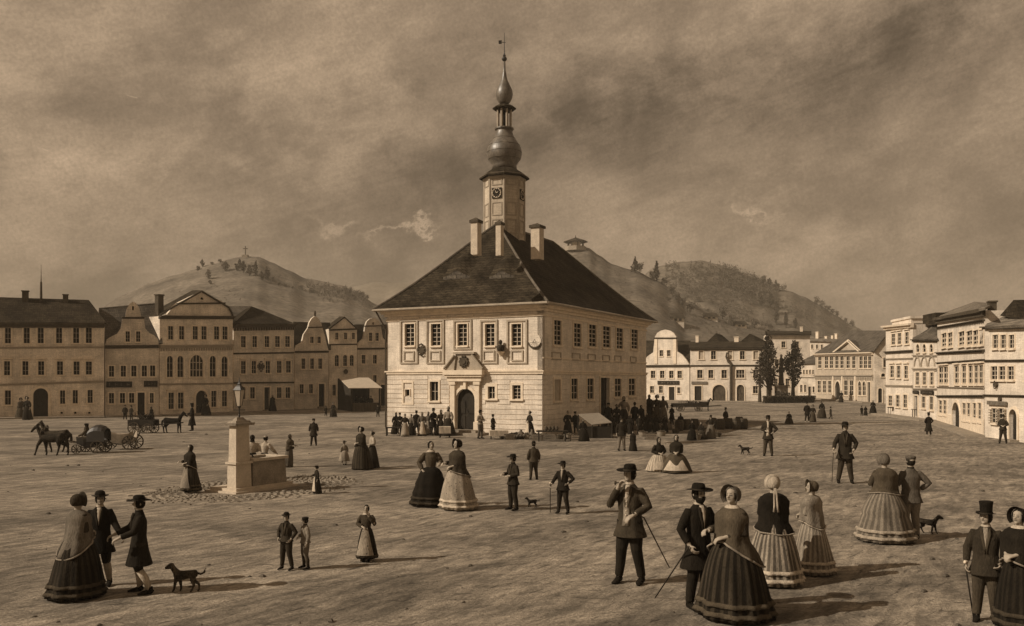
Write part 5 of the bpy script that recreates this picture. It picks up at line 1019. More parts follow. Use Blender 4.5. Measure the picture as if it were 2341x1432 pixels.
# left, by the houses
Pn(48, 958, 910, 'w', 20, 'person in brown cloak, left of the pair by the arched doorway of the long house', top=.05, skirt=.07, W=.27, shawl=.06, shl=.35, hat='bonnet', hv=.05)
Pn(62, 961, 907, 'w', -10, 'person in dark dress, right of the pair by the arched doorway of the long house', top=.025, skirt=.03, W=.22, hat='bonnet', hv=.03)
Pn(286, 962, 926, 'm', 20, 'person in dark coat standing left behind the white wagon', coat=.03, hat='cap'); Pn(300, 963, 927, 'm', -20, 'person in hat standing right behind the white wagon', coat=.03, hat='bowler')
Pn(346, 966, 930, 'w', 90, 'person wrapped in a dark shawl on the far side of the dark cart', top=.02, skirt=.02, W=.25, shawl=.02, shl=.4, hat='scarf', hv=.02)
Pn(439, 986, 922, 'm', -80, 'person in tall dark coat holding the head of the black cart horse', coat=.02, hem=.2, trou=.03, hat='cyl', arms=('reach', 'down'))
Pn(470, 950, 902, 'w', -30, 'person in dark dress at the arched doorway of the pediment house', top=.02, skirt=.03, W=.24, hat='bonnet', hv=.03); Pn(452, 948, 925, 'm', 0, 'person, a small child in the arched doorway of the pediment house', coat=.03, hat='cap')
Pn(623, 941, 903, 'w', 0, 'person in dark pointed cloak before the hipped roof house', top=.02, skirt=.02, W=.25, shawl=.02, shl=.35, hat='scarf', hv=.02)
Pn(745, 954, 928, 'm', 30, 'person, a child holding hands near the awning stall', coat=.03, hat='cap', arms=('down', 'link')); Pn(762, 954, 920, 'w', -20, 'person in dark dress with a child near the awning stall', top=.02, skirt=.025, W=.26, hat='bonnet', hv=.02)
Pn(864, 956, 925, 'm', 0, 'person in dark clothes leaning at the right end of the awning stall', coat=.02, hat='cap')
# market in front of the town hall
def wall_y(x):   # the foot of the town hall, as seen, so that nobody stands inside its walls
    if x < 1240: return 989+(x-885)*11/355
    t = (x-1240)/233; return 870+6200/(47.7+15.1*(t/(t+(1-t)*62.8/47.7)) if t < 1 else 62.8)
def clear(x, fy, ty=None, m=5):
    if 880 < x < 1480: n = max(fy, wall_y(x)+m); return n if ty is None else (n, ty+(n-fy)*.45)
    return fy if ty is None else (fy, ty)
MK = 'market people in front of the town hall'
def mk(x, fy, ty, k, face, lb, **o): fy, ty = clear(x, fy, ty, 4); return Pn(x, fy, ty, k, face, 'person '+lb, MK, **o)
mk(903, 988, 940, 'w', 30, 'in dark shawl bending over the barrow at the left corner of the town hall', top=.02, skirt=.03, W=.2, hat='scarf', hv=.02, lean=.15)
mk(914, 990, 942, 'm', 10, 'in dark coat right behind the barrow at the left corner', coat=.02, hat='cap', arms=('front', 'front'))
mk(926, 999, 946, 'w', 10, 'in pale dress and dark bodice at the left of the market crowd', top=.04, skirt=.36, pat='pleat', W=.2, hat='none', apron=.4)
mk(940, 997, 947, 'w', -30, 'in dark dress with pale sleeves beside the pale dressed woman', top=.16, skirt=.03, W=.2, hat='none')
mk(952, 992, 937, 'm', 180, 'in black coat with back turned in the market crowd', coat=.018, hem=.3, hat='cap')
mk(965, 998, 942, 'w', 5, 'in long white apron in the middle of the market crowd', top=.14, skirt=.14, pat='pleat', W=.2, apron=.65, hat='scarf', hv=.18)
mk(979, 995, 941, 'w', -20, 'in grey dress right of the long white apron', top=.12, skirt=.12, pat='dots', W=.2, hat='scarf', hv=.05, apron=.3)
mk(991, 990, 930, 'm', 40, 'tall and dark against the wall behind the fruit table', coat=.018, hem=.3, hat='bowler', arms=('front', 'front'))
mk(1006, 990, 933, 'w', 30, 'in dark headscarf leaning over the fruit table', top=.08, skirt=.04, W=.2, hat='scarf', hv=.06, lean=.1)
mk(1025, 988, 925, 'w', -20, 'in pale bodice and dark skirt just left of the town hall door', top=.3, skirt=.035, W=.24, hat='scarf', hv=.02)
mk(1098, 1004, 937, 'm', 50, 'in pale shirt and dark waistcoat just right of the town hall door', coat=.35, hem=.5, trou=.12, vest=.03, hat='broad', arms=('front', 'carry'))
mk(1127, 984, 940, 'm', 60, 'sitting behind the low table right of the town hall door', coat=.04, hat='cap', arms=('front', 'front'))
mk(1211, 981, 929, 'w', -60, 'in dark dress with white apron at the right corner of the town hall', top=.03, skirt=.03, W=.2, apron=.6, hat='none', arms=('front', 'front'))
M2 = 'market people in the shade beside the town hall'
def m2(x, fy, ty, k, face, lb, **o): fy, ty = clear(x, fy, ty, 5); return Pn(x, fy, ty, k, face, 'person '+lb, M2, **o)
m2(1298, 982, 932, 'w', 20, 'in dark dress with white kerchief left of the slanting stall roof', top=.03, skirt=.03, W=.2, hat='none', collar=.5)
m2(1318, 986, 936, 'm', -30, 'in dark cap stooping beside the slanting stall roof', coat=.03, hat='cap', lean=.15)
m2(1333, 1010, 958, 'w', 0, 'in round dark skirt at the front left corner of the covered stall', top=.02, skirt=.02, W=.3, hat='scarf', hv=.02)
m2(1391, 972, 915, 'm', -20, 'in dark coat by the side door of the town hall', coat=.025, hat='cap')
m2(1410, 974, 920, 'w', 20, 'in dark headscarf behind the covered stall', top=.03, skirt=.03, hat='scarf', hv=.03)
m2(1426, 976, 904, 'w', -10, 'carrying a white sack on her shoulder above the crowd', top=.3, skirt=.04, W=.2, hat='scarf', hv=.03, arms=('mouth', 'down'))
m2(1451, 973, 918, 'm', 180, 'with back turned, tall and dark near the rear corner of the town hall', coat=.02, hem=.25, hat='bowler')
m2(1466, 978, 926, 'w', 30, 'in dark cloak near the rear corner of the town hall', top=.02, skirt=.02, W=.25, shawl=.02, hat='scarf', hv=.02)
m2(1484, 966, 902, 'w', -30, 'in dark shawl standing high in front of the white curved gable', top=.03, skirt=.04, W=.22, shawl=.03, hat='scarf', hv=.03)
m2(1501, 968, 903, 'w', 20, 'in grey dress second in front of the white curved gable', top=.06, skirt=.08, W=.2, hat='bonnet', hv=.05)
m2(1516, 968, 905, 'w', 0, 'in pale dress third in front of the white curved gable', top=.12, skirt=.2, pat='pleat', W=.2, hat='scarf', hv=.05)
m2(1536, 975, 925, 'm', -60, 'in dark coat alone at the right of the crowd', coat=.02, hem=.3, hat='bowler', arms=('front', 'front'))
m2(1582, 1008, 962, 'w', 10, 'in black dress left of the pale basket', top=.015, skirt=.015, W=.26, hat='scarf', hv=.02)
m2(1603, 1005, 965, 'w', -40, 'sitting in dark dress next to a pale basket', top=.02, skirt=.05, W=.28, hat='scarf', hv=.02, sit=.7)
m2(1625, 1004, 949, 'w', -10, 'in hat and pale grey skirt beside the row of barrels', top=.03, skirt=.2, pat='pleat', W=.24, hat='broad', hv=.03, arms=('hip', 'hip'))
m2(1659, 978, 932, 'm', 30, 'perched on the barrels at the right end of the market', coat=.025, hat='cyl')
for i, (x, fy, ty, fc, k, v) in enumerate(((1402, 992, 945, 40, 'w', .03), (1440, 996, 950, 160, 'w', .02), (1462, 996, 948, 10, 'm', .025), (1480, 990, 944, -30, 'w', .03), (1500, 992, 948, 180, 'w', .02), (1520, 990, 950, 20, 'w', .03), (1556, 985, 945, 0, 'w', .02))):
    m2(x, fy, ty, k, fc, ('in dark dress at the near left of the shaded crowd', 'in black dress turned away beside the man in pale trousers', 'in dark jacket amid the baskets of the shaded crowd', 'in dark dress at the centre of the shaded crowd', 'with back turned amid the shaded baskets', 'in dark dress at the near right of the shaded crowd', 'in dark dress left of the row of barrels')[i], top=v, coat=v, skirt=v, W=.23, hat='scarf' if k == 'w' else 'cap', hv=.02)
for i, x in enumerate((815, 826, 837, 848)): Pn(x, 938, 905, 'm' if i % 2 else 'w', (20, -20, 160, 0)[i], 'person '+('leftmost', 'second from the left', 'third from the left', 'rightmost')[i]+' of four dark figures under the awning', 'people under the awning', coat=.02, top=.02, skirt=.03, hat='cap' if i % 2 else 'scarf', hv=.02)
# ---------------------------------------------------------------- fountain with street lamp
fa, fb = V((.51, .86, 0)), V((-.86, .51, 0)); f0 = gp(540, 1131)
def fbox(g, a0, a1, b0, b1, z0, z1, tp=0): return g.hexa([f0+fa*a0+fb*b0+V((0, 0, z0)), f0+fa*a1+fb*b0+V((0, 0, z0)), f0+fa*a1+fb*b1+V((0, 0, z0)), f0+fa*a0+fb*b1+V((0, 0, z0))], [f0+fa*(a0+tp)+fb*(b0+tp)+V((0, 0, z1)), f0+fa*(a1-tp)+fb*(b0+tp)+V((0, 0, z1)), f0+fa*(a1-tp)+fb*(b1-tp)+V((0, 0, z1)), f0+fa*(a0+tp)+fb*(b1-tp)+V((0, 0, z1))])
ft = base_empty('fountain', f0+fa*1+fb*.5, 'stone fountain with white square pillar and long rectangular water trough', 'fountain')
M_pil = mat('white_pillar', .66, .12, 3, .12, 20, .9, .3)
g = G(); fbox(g, -.1, 2.25, -.1, 1.15, 0, .07); fbox(g, 0, 2.12, 0, 1.05, .07, .15); g.put('plinth', M_pil, ft)
g = G(); fbox(g, .08, .64, .10, .46, .15, .80, .015); fbox(g, .05, .67, .07, .49, .80, .86); fbox(g, .11, .61, .13, .43, .86, 1.86, .02); pl = g.put('pillar', M_pil, ft)
g = G(); fbox(g, .03, .69, .05, .51, 1.86, 1.93, -.02); fbox(g, .08, .64, .10, .46, 1.93, 1.99, .04); fbox(g, .18, .54, .18, .38, 1.99, 2.08, .07); g.put('pillar_cap', M_sm, pl)
g = G(); q = f0+fa*.62+fb*.3; g.tube([q+V((0, 0, 1.0)), q+fa*.2+V((0, 0, 1.02)), q+fa*.26+V((0, 0, .95))], [.03, .025, .022], 8); g.put('spout', M_ir, pl)
g = G(); fbox(g, .68, 1.95, .08, .95, .15, .84, .03); g.put('trough', M_sm, ft)
g = G(); 
for q in ((.66, 1.99, .04, .14), (.66, 1.99, .89, .99), (1.89, 1.99, .14, .89), (.66, .76, .14, .89)): fbox(g, *q, .84, .92)
g.put('rim', M_pil, ft); g = G(); fbox(g, .76, 1.89, .14, .89, .80, .875); g.put('water', mat('trough_water', .03, .1, 3, 0, 20, .08, .02, spec=.6), ft)
lp = f0+fa*.36+fb*.28+V((0, 0, 1.90)); lm = base_empty('street_lamp', lp, 'iron street lamp with tapering glass lantern standing on the fountain pillar', 'lamp')
g = G(); g.lathe(lp, [(.06, 0), (.05, .04), (.03, .08), (.022, .2), (.03, .23), (.02, .26), (.018, .42), (.05, .47), (.06, .49)], 10); g.tube([lp+V((-.16, 0, .38)), lp+V((.16, 0, .38))], .012, 6); g.put('post', M_ir, lm)
g = G(); g.lathe(lp, [(.07, .49), (.145, .93)], 4, a0=.5); ln = g.put('glass', mat('lamp_glass', .55, .1, 3, .05, 20, .25, 0, spec=.5), lm)
g = G()
for i in range(4): a = .5+i*pi/2; g.tube([lp+V((cos(a)*.072, sin(a)*.072, .49)), lp+V((cos(a)*.148, sin(a)*.148, .93))], .009, 5)
g.put('lantern_frame', M_ir, ln)
g = G(); g.lathe(lp, [(.17, .93), (.16, .95), (.10, 1.03), (.055, 1.07), (.06, 1.10), (.03, 1.13), (.012, 1.22), (.003, 1.3)], 4, a0=.5); g.put('lantern_cap', M_ir, lm)
# cobbles round the fountain: single low domed stones laid in rings
g = G(); rr = random.Random(4); cc = f0+fa*1.1+fb*.5
for r in range(9):
    R_ = 1.35+r*.17
    for k in range(int(R_*38)):
        a = k/int(R_*38)*2*pi+r*.07; 
        if r > 4 and rr.random() < (r-4)*.2: continue
        p = cc+fa*cos(a)*R_*1.35+fb*sin(a)*R_*.92; w = .062*rr.uniform(.8, 1.2); h = rr.uniform(.035, .055)
        t_ = V((-sin(a), cos(a), 0)); n_ = V((cos(a), sin(a), 0)); t_, n_ = fa*t_.x+fb*t_.y, fa*n_.x+fb*n_.y
        b = [p-t_*w-n_*w, p+t_*w-n_*w, p+t_*w+n_*w, p-t_*w+n_*w]; c_ = [q.lerp(p, .35)+V((0, 0, h)) for q in b]; g.add(b+c_, [(4, 5, 6, 7), (0, 1, 5, 4), (1, 2, 6, 5), (2, 3, 7, 6), (3, 0, 4, 7)])
g.put('cobbles', mat('cobble_stone', .24, .35, 6, .3, 30, .95, .4), kind='stuff', label='rings of rough cobbles laid around the fountain', cat='cobbles')
# ---------------------------------------------------------------- animals
def quad(x, y, hh, face, label, cat, name, kind='dog', v=.06, walk=.1, head=(0, 0), vox=None, tail=None, group=None, roll=0):
    Y = CH*F/(y-HY); S = hh*Y/F; M = Matrix.Translation(((x-CX)*Y/F, Y, .015)) @ Rz(radians(face+90)) @ Matrix.Scale(S, 4)      # local -x is forward at face -90
    g = G(); hs = kind == 'horse'; T = []; g_t = g.tube; fat = 1.22 if hs else 1.38; g.tube = lambda p, r, n=8, **k: g_t(p, [((q[0]*fat, q[1]*fat) if isinstance(q, tuple) else q*(1.15 if hs else 1.3)) for q in r], n, **k)
    if hs:
        g.tube([(.52, 0, .72), (.44, 0, .74), (.28, 0, .70), (.05, 0, .68), (-.18, 0, .69), (-.36, 0, .72), (-.46, 0, .74)], [(.06, .07), (.135, .155), (.145, .165), (.145, .17), (.135, .17), (.11, .15), (.06, .08)], 14)
        g.tube([(-.36, 0, .76), (-.48, 0, .95), (-.56, 0, 1.10), (-.60, 0, 1.17)], [(.09, .15), (.065, .115), (.055, .085), (.05, .07)], 12)
        g.tube([(-.57, 0, 1.19), (-.66, 0, 1.12), (-.76, 0, 1.02), (-.82, 0, .95), (-.84, 0, .92)], [(.045, .06), (.05, .075), (.038, .052), (.036, .042), (.022, .026)], 10)
        for s in (-1, 1): g.tube([(-.57, s*.035, 1.22), (-.57, s*.045, 1.30)], [.02, .005], 6)
        fl = [((-.34, .66), (-.36-w, .40), (-.35-w*1.6, .10), (-.38-w*1.7, .0)) for w in (walk, -walk*.4)]; bl = [((.40, .68), (.34, .50), (.46+w, .34), (.42+w*1.3, .08), (.38+w*1.3, .0)) for w in (-walk*.6, walk)]
        lr = [.085, .05, .03, .042]; br = [.12, .085, .045, .03, .042]; ly = .09; tl = [(.50, 0, .78), (.60, 0, .70), (.62, 0, .50), (.60, 0, .34)]; tr_ = [.03, .045, .05, .015]
    else:
        g.tube([(.38, 0, .60), (.32, 0, .62), (.14, 0, .60), (-.08, 0, .56), (-.28, 0, .57), (-.38, 0, .62)], [(.05, .05), (.10, .115), (.095, .10), (.115, .14), (.115, .155), (.06, .08)], 12)
        g.tube([(-.30, 0, .64), (-.40, 0, .76), (-.46, 0, .86)], [(.085, .10), (.07, .08), (.06, .065)], 10)
        g.tube([(-.42, 0, .90), (-.50, 0, .88), (-.58, 0, .84), (-.68, 0, .80), (-.71, 0, .79)], [(.06, .06), (.075, .075), (.06, .055), (.035, .032), (.022, .02)], 10)
        for s in (-1, 1): g.tube([(-.46, s*.06, .93), (-.44, s*.085, .86), (-.45, s*.085, .78)], [(.02, .02), (.014, .035), (.008, .02)], 6)
        fl = [((-.28, .55), (-.27-w*.6, .32), (-.28-w, .08), (-.34-w, .02)) for w in (walk, -walk)]; bl = [((.28, .58), (.22-w*.3, .40), (.36+w*.6, .24), (.32+w, .06), (.26+w, .02)) for w in (-walk, walk)]
        lr = [.07, .045, .03, .03]; br = [.09, .07, .035, .028, .03]; ly = .07; tl = tail or [(.36, 0, .64), (.50, 0, .60), (.62, 0, .66), (.66, 0, .82)]; tr_ = [.035, .032, .035, .012]
    for i, s in enumerate((-1, 1)):
        g.tube([(a, s*ly, b) for a, b in fl[i]], lr, 8); g.tube([(a, s*ly*(1.1), b) for a, b in bl[i]], br, 8)
    g.tube(tl, tr_, 7); fur = mat('fur_%03d' % int(v*1000), v, .6, 5, .6, 26, .9, 1, spec=.1); g.xf(M)
    o = g.put(name, fur, None, True, label, cat, group, vox=vox or max(.012, .02*S/.8), sm=2)
    if hs:
        g = G(); g.tube([(-.62, 0, 1.24), (-.54, 0, 1.16), (-.46, 0, 1.03), (-.36, 0, .92)], [(.016, .02), (.02, .05), (.02, .06), (.012, .03)], 8); g.xf(M).put('mane', M_ir, o)
        g = G(); pts = [V((-.40+.04*cos(t), .125*sin(t), .86+.19*cos(t))) for t in [k*pi/8 for k in range(17)]]; g.tube(pts, .026, 6); g.tube([(-.36, -.12, .72), (0, -.16, .70), (.5, -.15, .66)], .012, 5); g.tube([(-.36, .12, .72), (0, .16, .70), (.5, .15, .66)], .012, 5); g.xf(M).put('harness', M_wd2, o)
    return o
quad(425, 1356, 68, -90, 'shaggy brown dog with raised tail standing left of centre in the foreground', 'dog', 'dog', v=.07)
quad(1217, 1163, 26, -85, 'small dark dog between two men before the town hall', 'dog', 'dog', v=.03, group='small dogs')
quad(1704, 1041, 24, -100, 'little dark dog left of the man in white waistcoat', 'dog', 'dog', v=.03, group='small dogs')
quad(2121, 1222, 46, 60, 'small dark dog at the feet of the belted man', 'dog', 'dog', v=.035, group='small dogs', tail=[(.34, 0, .66), (.42, 0, .78), (.44, 0, .9)])
quad(118, 1042, 57, -92, 'nearer brown trotting carriage horse', 'horse', 'horse', 'horse', .035, .16, group='horses')
quad(128, 1035, 58, -92, 'farther trotting carriage horse, half hidden by the nearer one', 'horse', 'horse', 'horse', .055, -.14, group='horses')
quad(395, 991, 40, 90, 'black cart horse standing and facing right near the pediment house', 'horse', 'horse', 'horse', .012, .04, group='horses')
quad(1610, 940, 24, 95, 'dark horse before the broad white house', 'horse', 'horse', 'horse', .02, .04, group='horses')
# ---------------------------------------------------------------- vehicles
def wheel(c, d, R_, parent, n=10, m=None):
    c, d = V(c), V(d).normalized(); u, w = d.cross(V((0, 0, 1))).normalized(), V((0, 0, 1)); P2 = lambda t, r: c+(u*cos(t)+w*sin(t))*r
    g = G(); k = 28; rs = []
    for j in range(k): t = 2*pi*j/k; rs.append([P2(t, R_)+d*.03, P2(t, R_)-d*.03, P2(t, R_*.86)-d*.03, P2(t, R_*.86)+d*.03])
    g.rings(rs+[rs[0]], False); wh = g.put('wheel', m or M_wd2, parent)
    g = G(); g.tube([c-d*.07, c+d*.07], R_*.16, 10); 
    for j in range(n): t = 2*pi*j/n; g.tube([P2(t, R_*.1), P2(t, R_*.9)], .02, 5)
    g.put('spokes', m or M_wd2, wh)
def vloft(org, ax, secs, wid):      # body lofted along ax: (s, z_bottom, z_top, half width)
    org, ax = V(org), V(ax).normalized(); sd_ = V((-ax.y, ax.x, 0)); g = G(); rs = []
    for s, z0, z1, hw in secs: c = org+ax*s; rs.append([c+sd_*hw*wid+V((0, 0, z1)), c+sd_*hw*wid*.8+V((0, 0, z0)), c-sd_*hw*wid*.8+V((0, 0, z0)), c-sd_*hw*wid+V((0, 0, z1)), c-sd_*(hw*wid-.05)+V((0, 0, z1)), c-sd_*(hw*wid*.8-.05)+V((0, 0, z0+.06)), c+sd_*(hw*wid*.8-.05)+V((0, 0, z0+.06)), c+sd_*(hw*wid-.05)+V((0, 0, z1))])
    return g.rings(rs), sd_
k = 36.5/F; o0 = gp(215, 1036); ax = V((1, .06, 0)).normalized()
cr = base_empty('carriage', o0, 'small black open carriage with folding hood behind two horses', 'carriage', 'horse drawn vehicles')
g, sd_ = vloft(o0, ax, [(-.62, .42, .72, .8), (-.3, .28, .62, 1), (.1, .26, .60, 1), (.32, .34, .85, 1), (.48, .5, 1.0, .9)], .38); g.put('body', M_ir, cr)
g = G(); rs = []
for i in range(6): a = radians(35+i*24); rs.append([o0+ax*(.22+.0+cos(a)*.42)+sd_*(.40*cos(t))+V((0, 0, .50+(.34+sin(a)*.38)*max(0, sin(t))**.45)) for t in [j*pi/8 for j in range(9)]])
g.rings(rs, False, False); g.put('hood', M_ir, cr)
g = G(); g.obox(o0+ax*-.5-sd_*.3+V((0, 0, .62)), ax*.3, sd_*.6, V((0, 0, .08))); g.put('seat', M_wd2, cr); g = G(); g.tube([o0+ax*-.6+sd_*.2+V((0, 0, .45)), o0+ax*-2.1+sd_*.28+V((0, 0, .62))], .025, 6); g.tube([o0+ax*-.6-sd_*.2+V((0, 0, .45)), o0+ax*-2.1-sd_*.1+V((0, 0, .62))], .025, 6); g.put('shafts', M_wd2, cr)
for s in (-.45, .45): wheel(o0+ax*-.55+sd_*s+V((0, 0, .2)), sd_, .2, cr, 8); wheel(o0+ax*.3+sd_*s+V((0, 0, .28)), sd_, .28, cr, 8)
Pn(198, 1020, 968, 'm', -80, 'person in cap driving the small black carriage, reins in hand', coat=.09, hem=.5, trou=.06, hat='cap', sit=.4, arms=('reach', 'reach')); 
o1 = gp(276, 1028); wg = base_empty('wagon', o1, 'long pale boat shaped wagon with big rear wheel behind the black carriage', 'wagon', 'horse drawn vehicles'); ax1 = V((1, .12, 0)).normalized()
g, sd_ = vloft(o1, ax1, [(-.62, .42, .78, .8), (-.3, .28, .72, 1), (.1, .22, .70, 1), (.45, .30, .74, 1), (.62, .48, .84, .85)], .4); g.put('body', mat('pale_paint', .5, .2, 4, .2), wg)
g = G(); 
for s in (-.42, .42): g.tube([o1+ax1*a+sd_*s+V((0, 0, z)) for a, z in ((-.62, .5), (-.2, .3), (.2, .26), (.6, .5), (.75, .86))], .03, 6)
g.put('side_rails', M_wd2, wg)
for s in (-.48, .48): wheel(o1+ax1*.52+sd_*s+V((0, 0, .33)), sd_, .33, wg); wheel(o1+ax1*-.55+sd_*s+V((0, 0, .24)), sd_, .24, wg, 8)
def cart(x, y, Lm, label, hay=True, v=M_dk, name='cart', fac=1):
    o = gp(x, y); r = base_empty(name, o, label, 'cart', 'horse drawn vehicles'); a = V((1, 0, 0)); s_ = V((0, 1, 0)); g = G(); 
    g.obox(o+V((-Lm/2, -.42, .45)), (Lm, 0, 0), (0, .84, 0), (0, 0, .06)); 
    for q in (-.42, .38): g.obox(o+V((-Lm/2, q, .51)), (Lm, 0, 0), (0, .04, 0), (0, 0, .3))
    g.put('body', v, r)
    for q in (-.5, .5): wheel(o+V((-Lm*.25, q, .34)), (0, 1, 0), .34, r); wheel(o+V((Lm*.28, q, .3)), (0, 1, 0), .3, r)
    g = G(); 
    for q in (-.3, .3): g.tube([o+V((fac*Lm/2, q, .5)), o+V((fac*(Lm/2+1.5), q*.8, .62))], .03, 6)
    g.put('shafts', v, r)
    if hay: g = G(); rr = random.Random(int(x)); leaves(g, o+V((0, 0, .85)), Lm*.48, .45, .32, 500, .06, rr); g.put('load', mat('dark_load', .03, .4, 5, .3), r)
    return r
cart(328, 991, 1.5, 'dark loaded cart behind the black horse'); cart(1575, 941, 3.4, 'dark loaded farm cart in front of the broad white house', fac=1)
# ---------------------------------------------------------------- stalls and market goods
def on(x, y): return gp(x, y)
q = on(835, 940); st = base_empty('market_stall', q, 'tall market stall with pale sloping awning against the gabled houses', 'stall', 'market stalls')
A1, A2, B1, B2 = gp(804, 941.5), gp(868, 940.5), gp(774, 936.5), gp(843, 936); h = 2.6
g = G(); up = V((0, 0, 1)); a, b, c_, d = A1+up*2.35+V((-.2, -.3, 0)), A2+up*2.35+V((.3, -.3, 0)), B2+up*3.4, B1+up*3.4; g.panel([a, b, c_, d], .06); g.put('awning', mat('canvas', .58, .12, 2, .15, 20), st)
for p in (A1, A2, B1, B2): g = G(); g.tube([p, p+up*(2.3 if p in (A1, A2) else 3.3)], .09, 6); g.put('post', M_dk, st)
g = G(); g.obox(A1+V((.1, 0, 0)), A2-A1-V((.2, 0, 0)), V((0, .8, 0)), up*.85); g.put('counter', M_wd2, st); g = G(); g.panel([B1, B2, B2+up*3.7, B1+up*3.7], .05) if False else g.obox(B1+V((0, .3, 0)), B2-B1, V((0, .06, 0)), up*3.2); g.put('back_cloth', M_dk, st); g = G(); g.add([A1+up*.0, B1, B1+up*3.3, A1+up*2.3], [(0, 1, 2, 3)]); g.put('side_cloth', M_dk, st)
q = on(1368, 1003); st = base_empty('market_stall', q, 'low stall with slanting board roof in the shade beside the town hall', 'stall', 'market stalls')
k = q.y/F; X_ = lambda x, y, Y: V(((x-CX)*Y/F, Y, CH+(HY-y)*Y/F)); Yf = q.y
a, b, c_, d = X_(1354, 971, Yf), X_(1399, 966, Yf), X_(1369, 944, Yf+1.5), X_(1322, 947, Yf+1.5); g = G(); g.panel([a, b, c_, d], .05); g.put('roof', mat('weathered_boards', .26, .2, 4, .25, 30, st=(1, 6, 1)), st)
for p in (a, b, c_, d): g = G(); g.tube([V((p.x, p.y, 0)), p-V((0, 0, .03))], .035, 6); g.put('post', M_dk, st)
g = G(); g.obox(V((a.x-.3, a.y+.05, 0)), V((1.3, 0, 0)), V((0, .7, 0)), V((0, 0, .62))); g.put('counter', M_dk, st)
def table(x, y, L2, hgt, label, top, cloth_=None):
    o = gp(x, clear(x, y, None, 8)); r = base_empty('table', o, label, 'table', 'market tables'); g = G(); g.cbox(o+V((0, 0, hgt)), L2, .55, .05, .1); g.put('tabletop', top, r)
    for sx in (-1, 1):
        for sy in (-1, 1): g = G(); g.tube([o+V((sx*L2*.42, sy*.2, 0)), o+V((sx*L2*.42, sy*.2, hgt))], .03, 6); g.put('leg', M_dk, r)
    if cloth_: g = G(); g.cbox(o+V((0, 0, hgt*.45)), L2*1.03, .6, hgt*.55+.056, .1); g.put('cloth', cloth_, r)
    rr = random.Random(int(x)); 
    return r
WC = cloth(.6)
table(900, 992, .9, .45, 'dark plank table at the left corner of the town hall', M_dk); table(1017, 992, .6, .55, 'small round fronted table with white cloth left of the doorway', M_wd3, WC)
table(1140, 991, .95, .42, 'low table under white cloth right of the doorway', M_wd3, WC); table(1262, 1010, 1.6, .5, 'long dark table of pots by the corner of the town hall', M_dk); table(2105, 957, 1.4, .7, 'plain dark table in front of the low steep roofed house', M_wd2); table(2048, 950, 1.4, .7, 'dark bench table in front of the tall white house with attic block', M_dk)
def basket(p, s, v, seed):
    r = base_empty('basket', p, None, None); rr = random.Random(seed); g = G(); g.lathe(p, [(.16*s, 0), (.2*s, .1*s), (.23*s, .22*s), (.245*s, .235*s), (.20*s, .235*s), (.18*s, .12*s)], 14); g.put('basket_body', v, r)
    g = G()
    for _ in range(16): a, q = rr.uniform(0, 6.28), rr.uniform(0, .16)*s; g._ell(p+V((cos(a)*q, sin(a)*q, .22*s+rr.uniform(0, .05))), .05*s, .05*s, .045*s, 7, 5)
    g.put('produce', mat('produce', .09, .5, 3), r); return r
def barrel(p, s, label=None):
    r = base_empty('barrel', p, None, None); g = G(); g.lathe(p, [(.19*s, 0), (.23*s, .15*s), (.245*s, .3*s), (.23*s, .45*s), (.19*s, .6*s), (.17*s, .6*s), (.17*s, .57*s)], 14); g.put('staves', M_wd2, r)
    for z in (.1, .24, .38, .5): g = G(); rr_ = .19+.055*sin(pi*z/.6); g.lathe(p, [(rr_*s+.004, z*s), (rr_*s+.006, z*s+.03)], 14, cap=False); g.put('hoop', M_ir, r)
    return r
def sack(p, s):
    g = G(); g.tube([p, p+V((0, 0, .12*s)), p+V((.02, 0, .34*s)), p+V((.02, 0, .44*s)), p+V((.03, 0, .52*s))], [(.17*s, .14*s), (.2*s, .17*s), (.16*s, .13*s), (.06*s, .05*s), (.09*s, .07*s)], 12); r = g.put('sack', cloth(.2), None, True); return r
B0 = basket(gp(1165, 994), 1.0, M_wd2, 1); B1_ = basket(gp(1178, 1000), 1.15, M_wd3, 2); K0 = barrel(gp(1700, 982), 1.15); S0 = sack(gp(1190, 990), 1.0)
def lab(o, l, c, gr, x=None, y=None, rz=0):
    if x is not None: q = gp(x, clear(x, y, None, 6)); o.location = q
    o.rotation_euler.z = rz; tag(o, l, c, gr); return o
bl = [(1165, 994, 'dark basket of produce next to the white clothed low table'), (1178, 1000, 'pale basket at the front edge of the heap right of the doorway'), (1193, 998, 'dark basket in the middle of the produce row'), (1207, 997, 'pale basket before the woman at the town hall corner'), (1222, 996, 'dark basket one from the corner of the produce row'), (1236, 995, 'pale basket right at the corner of the town hall'), (1150, 999, 'dark basket in front of the low white table'),
      (1245, 1004, 'dark basket left of the long table of pots'), (1280, 1006, 'pale basket before the long table of pots'), (1300, 1005, 'dark basket between the long table and the slanting stall'), (1420, 1002, 'dark basket behind the man in pale trousers'), (1470, 999, 'pale basket at the front of the shaded crowd'), (1492, 1000, 'dark basket amid the shaded crowd'), (1512, 998, 'pale basket at the right of the shaded crowd'), (1545, 992, 'dark basket left of the barrels'), (1592, 1006, 'pale round basket between the black dress and the sitting woman'), (1640, 1000, 'dark basket right of the woman in hat and pale skirt'), (1612, 992, 'dark basket behind the sitting woman')]
for i, (x, y, l) in enumerate(bl):
    o = (B0 if i == 0 else B1_) if i < 2 else copy_tree(B0 if i % 2 == 0 else B1_); o.name = 'basket'; lab(o, l, 'basket', 'market baskets', x, y, i*1.3)
kl = [(1700, 982), (1684, 983), (1666, 981), (1648, 983), (1630, 980), (1570, 984), (1553, 986), (1690, 977), (1588, 983)]
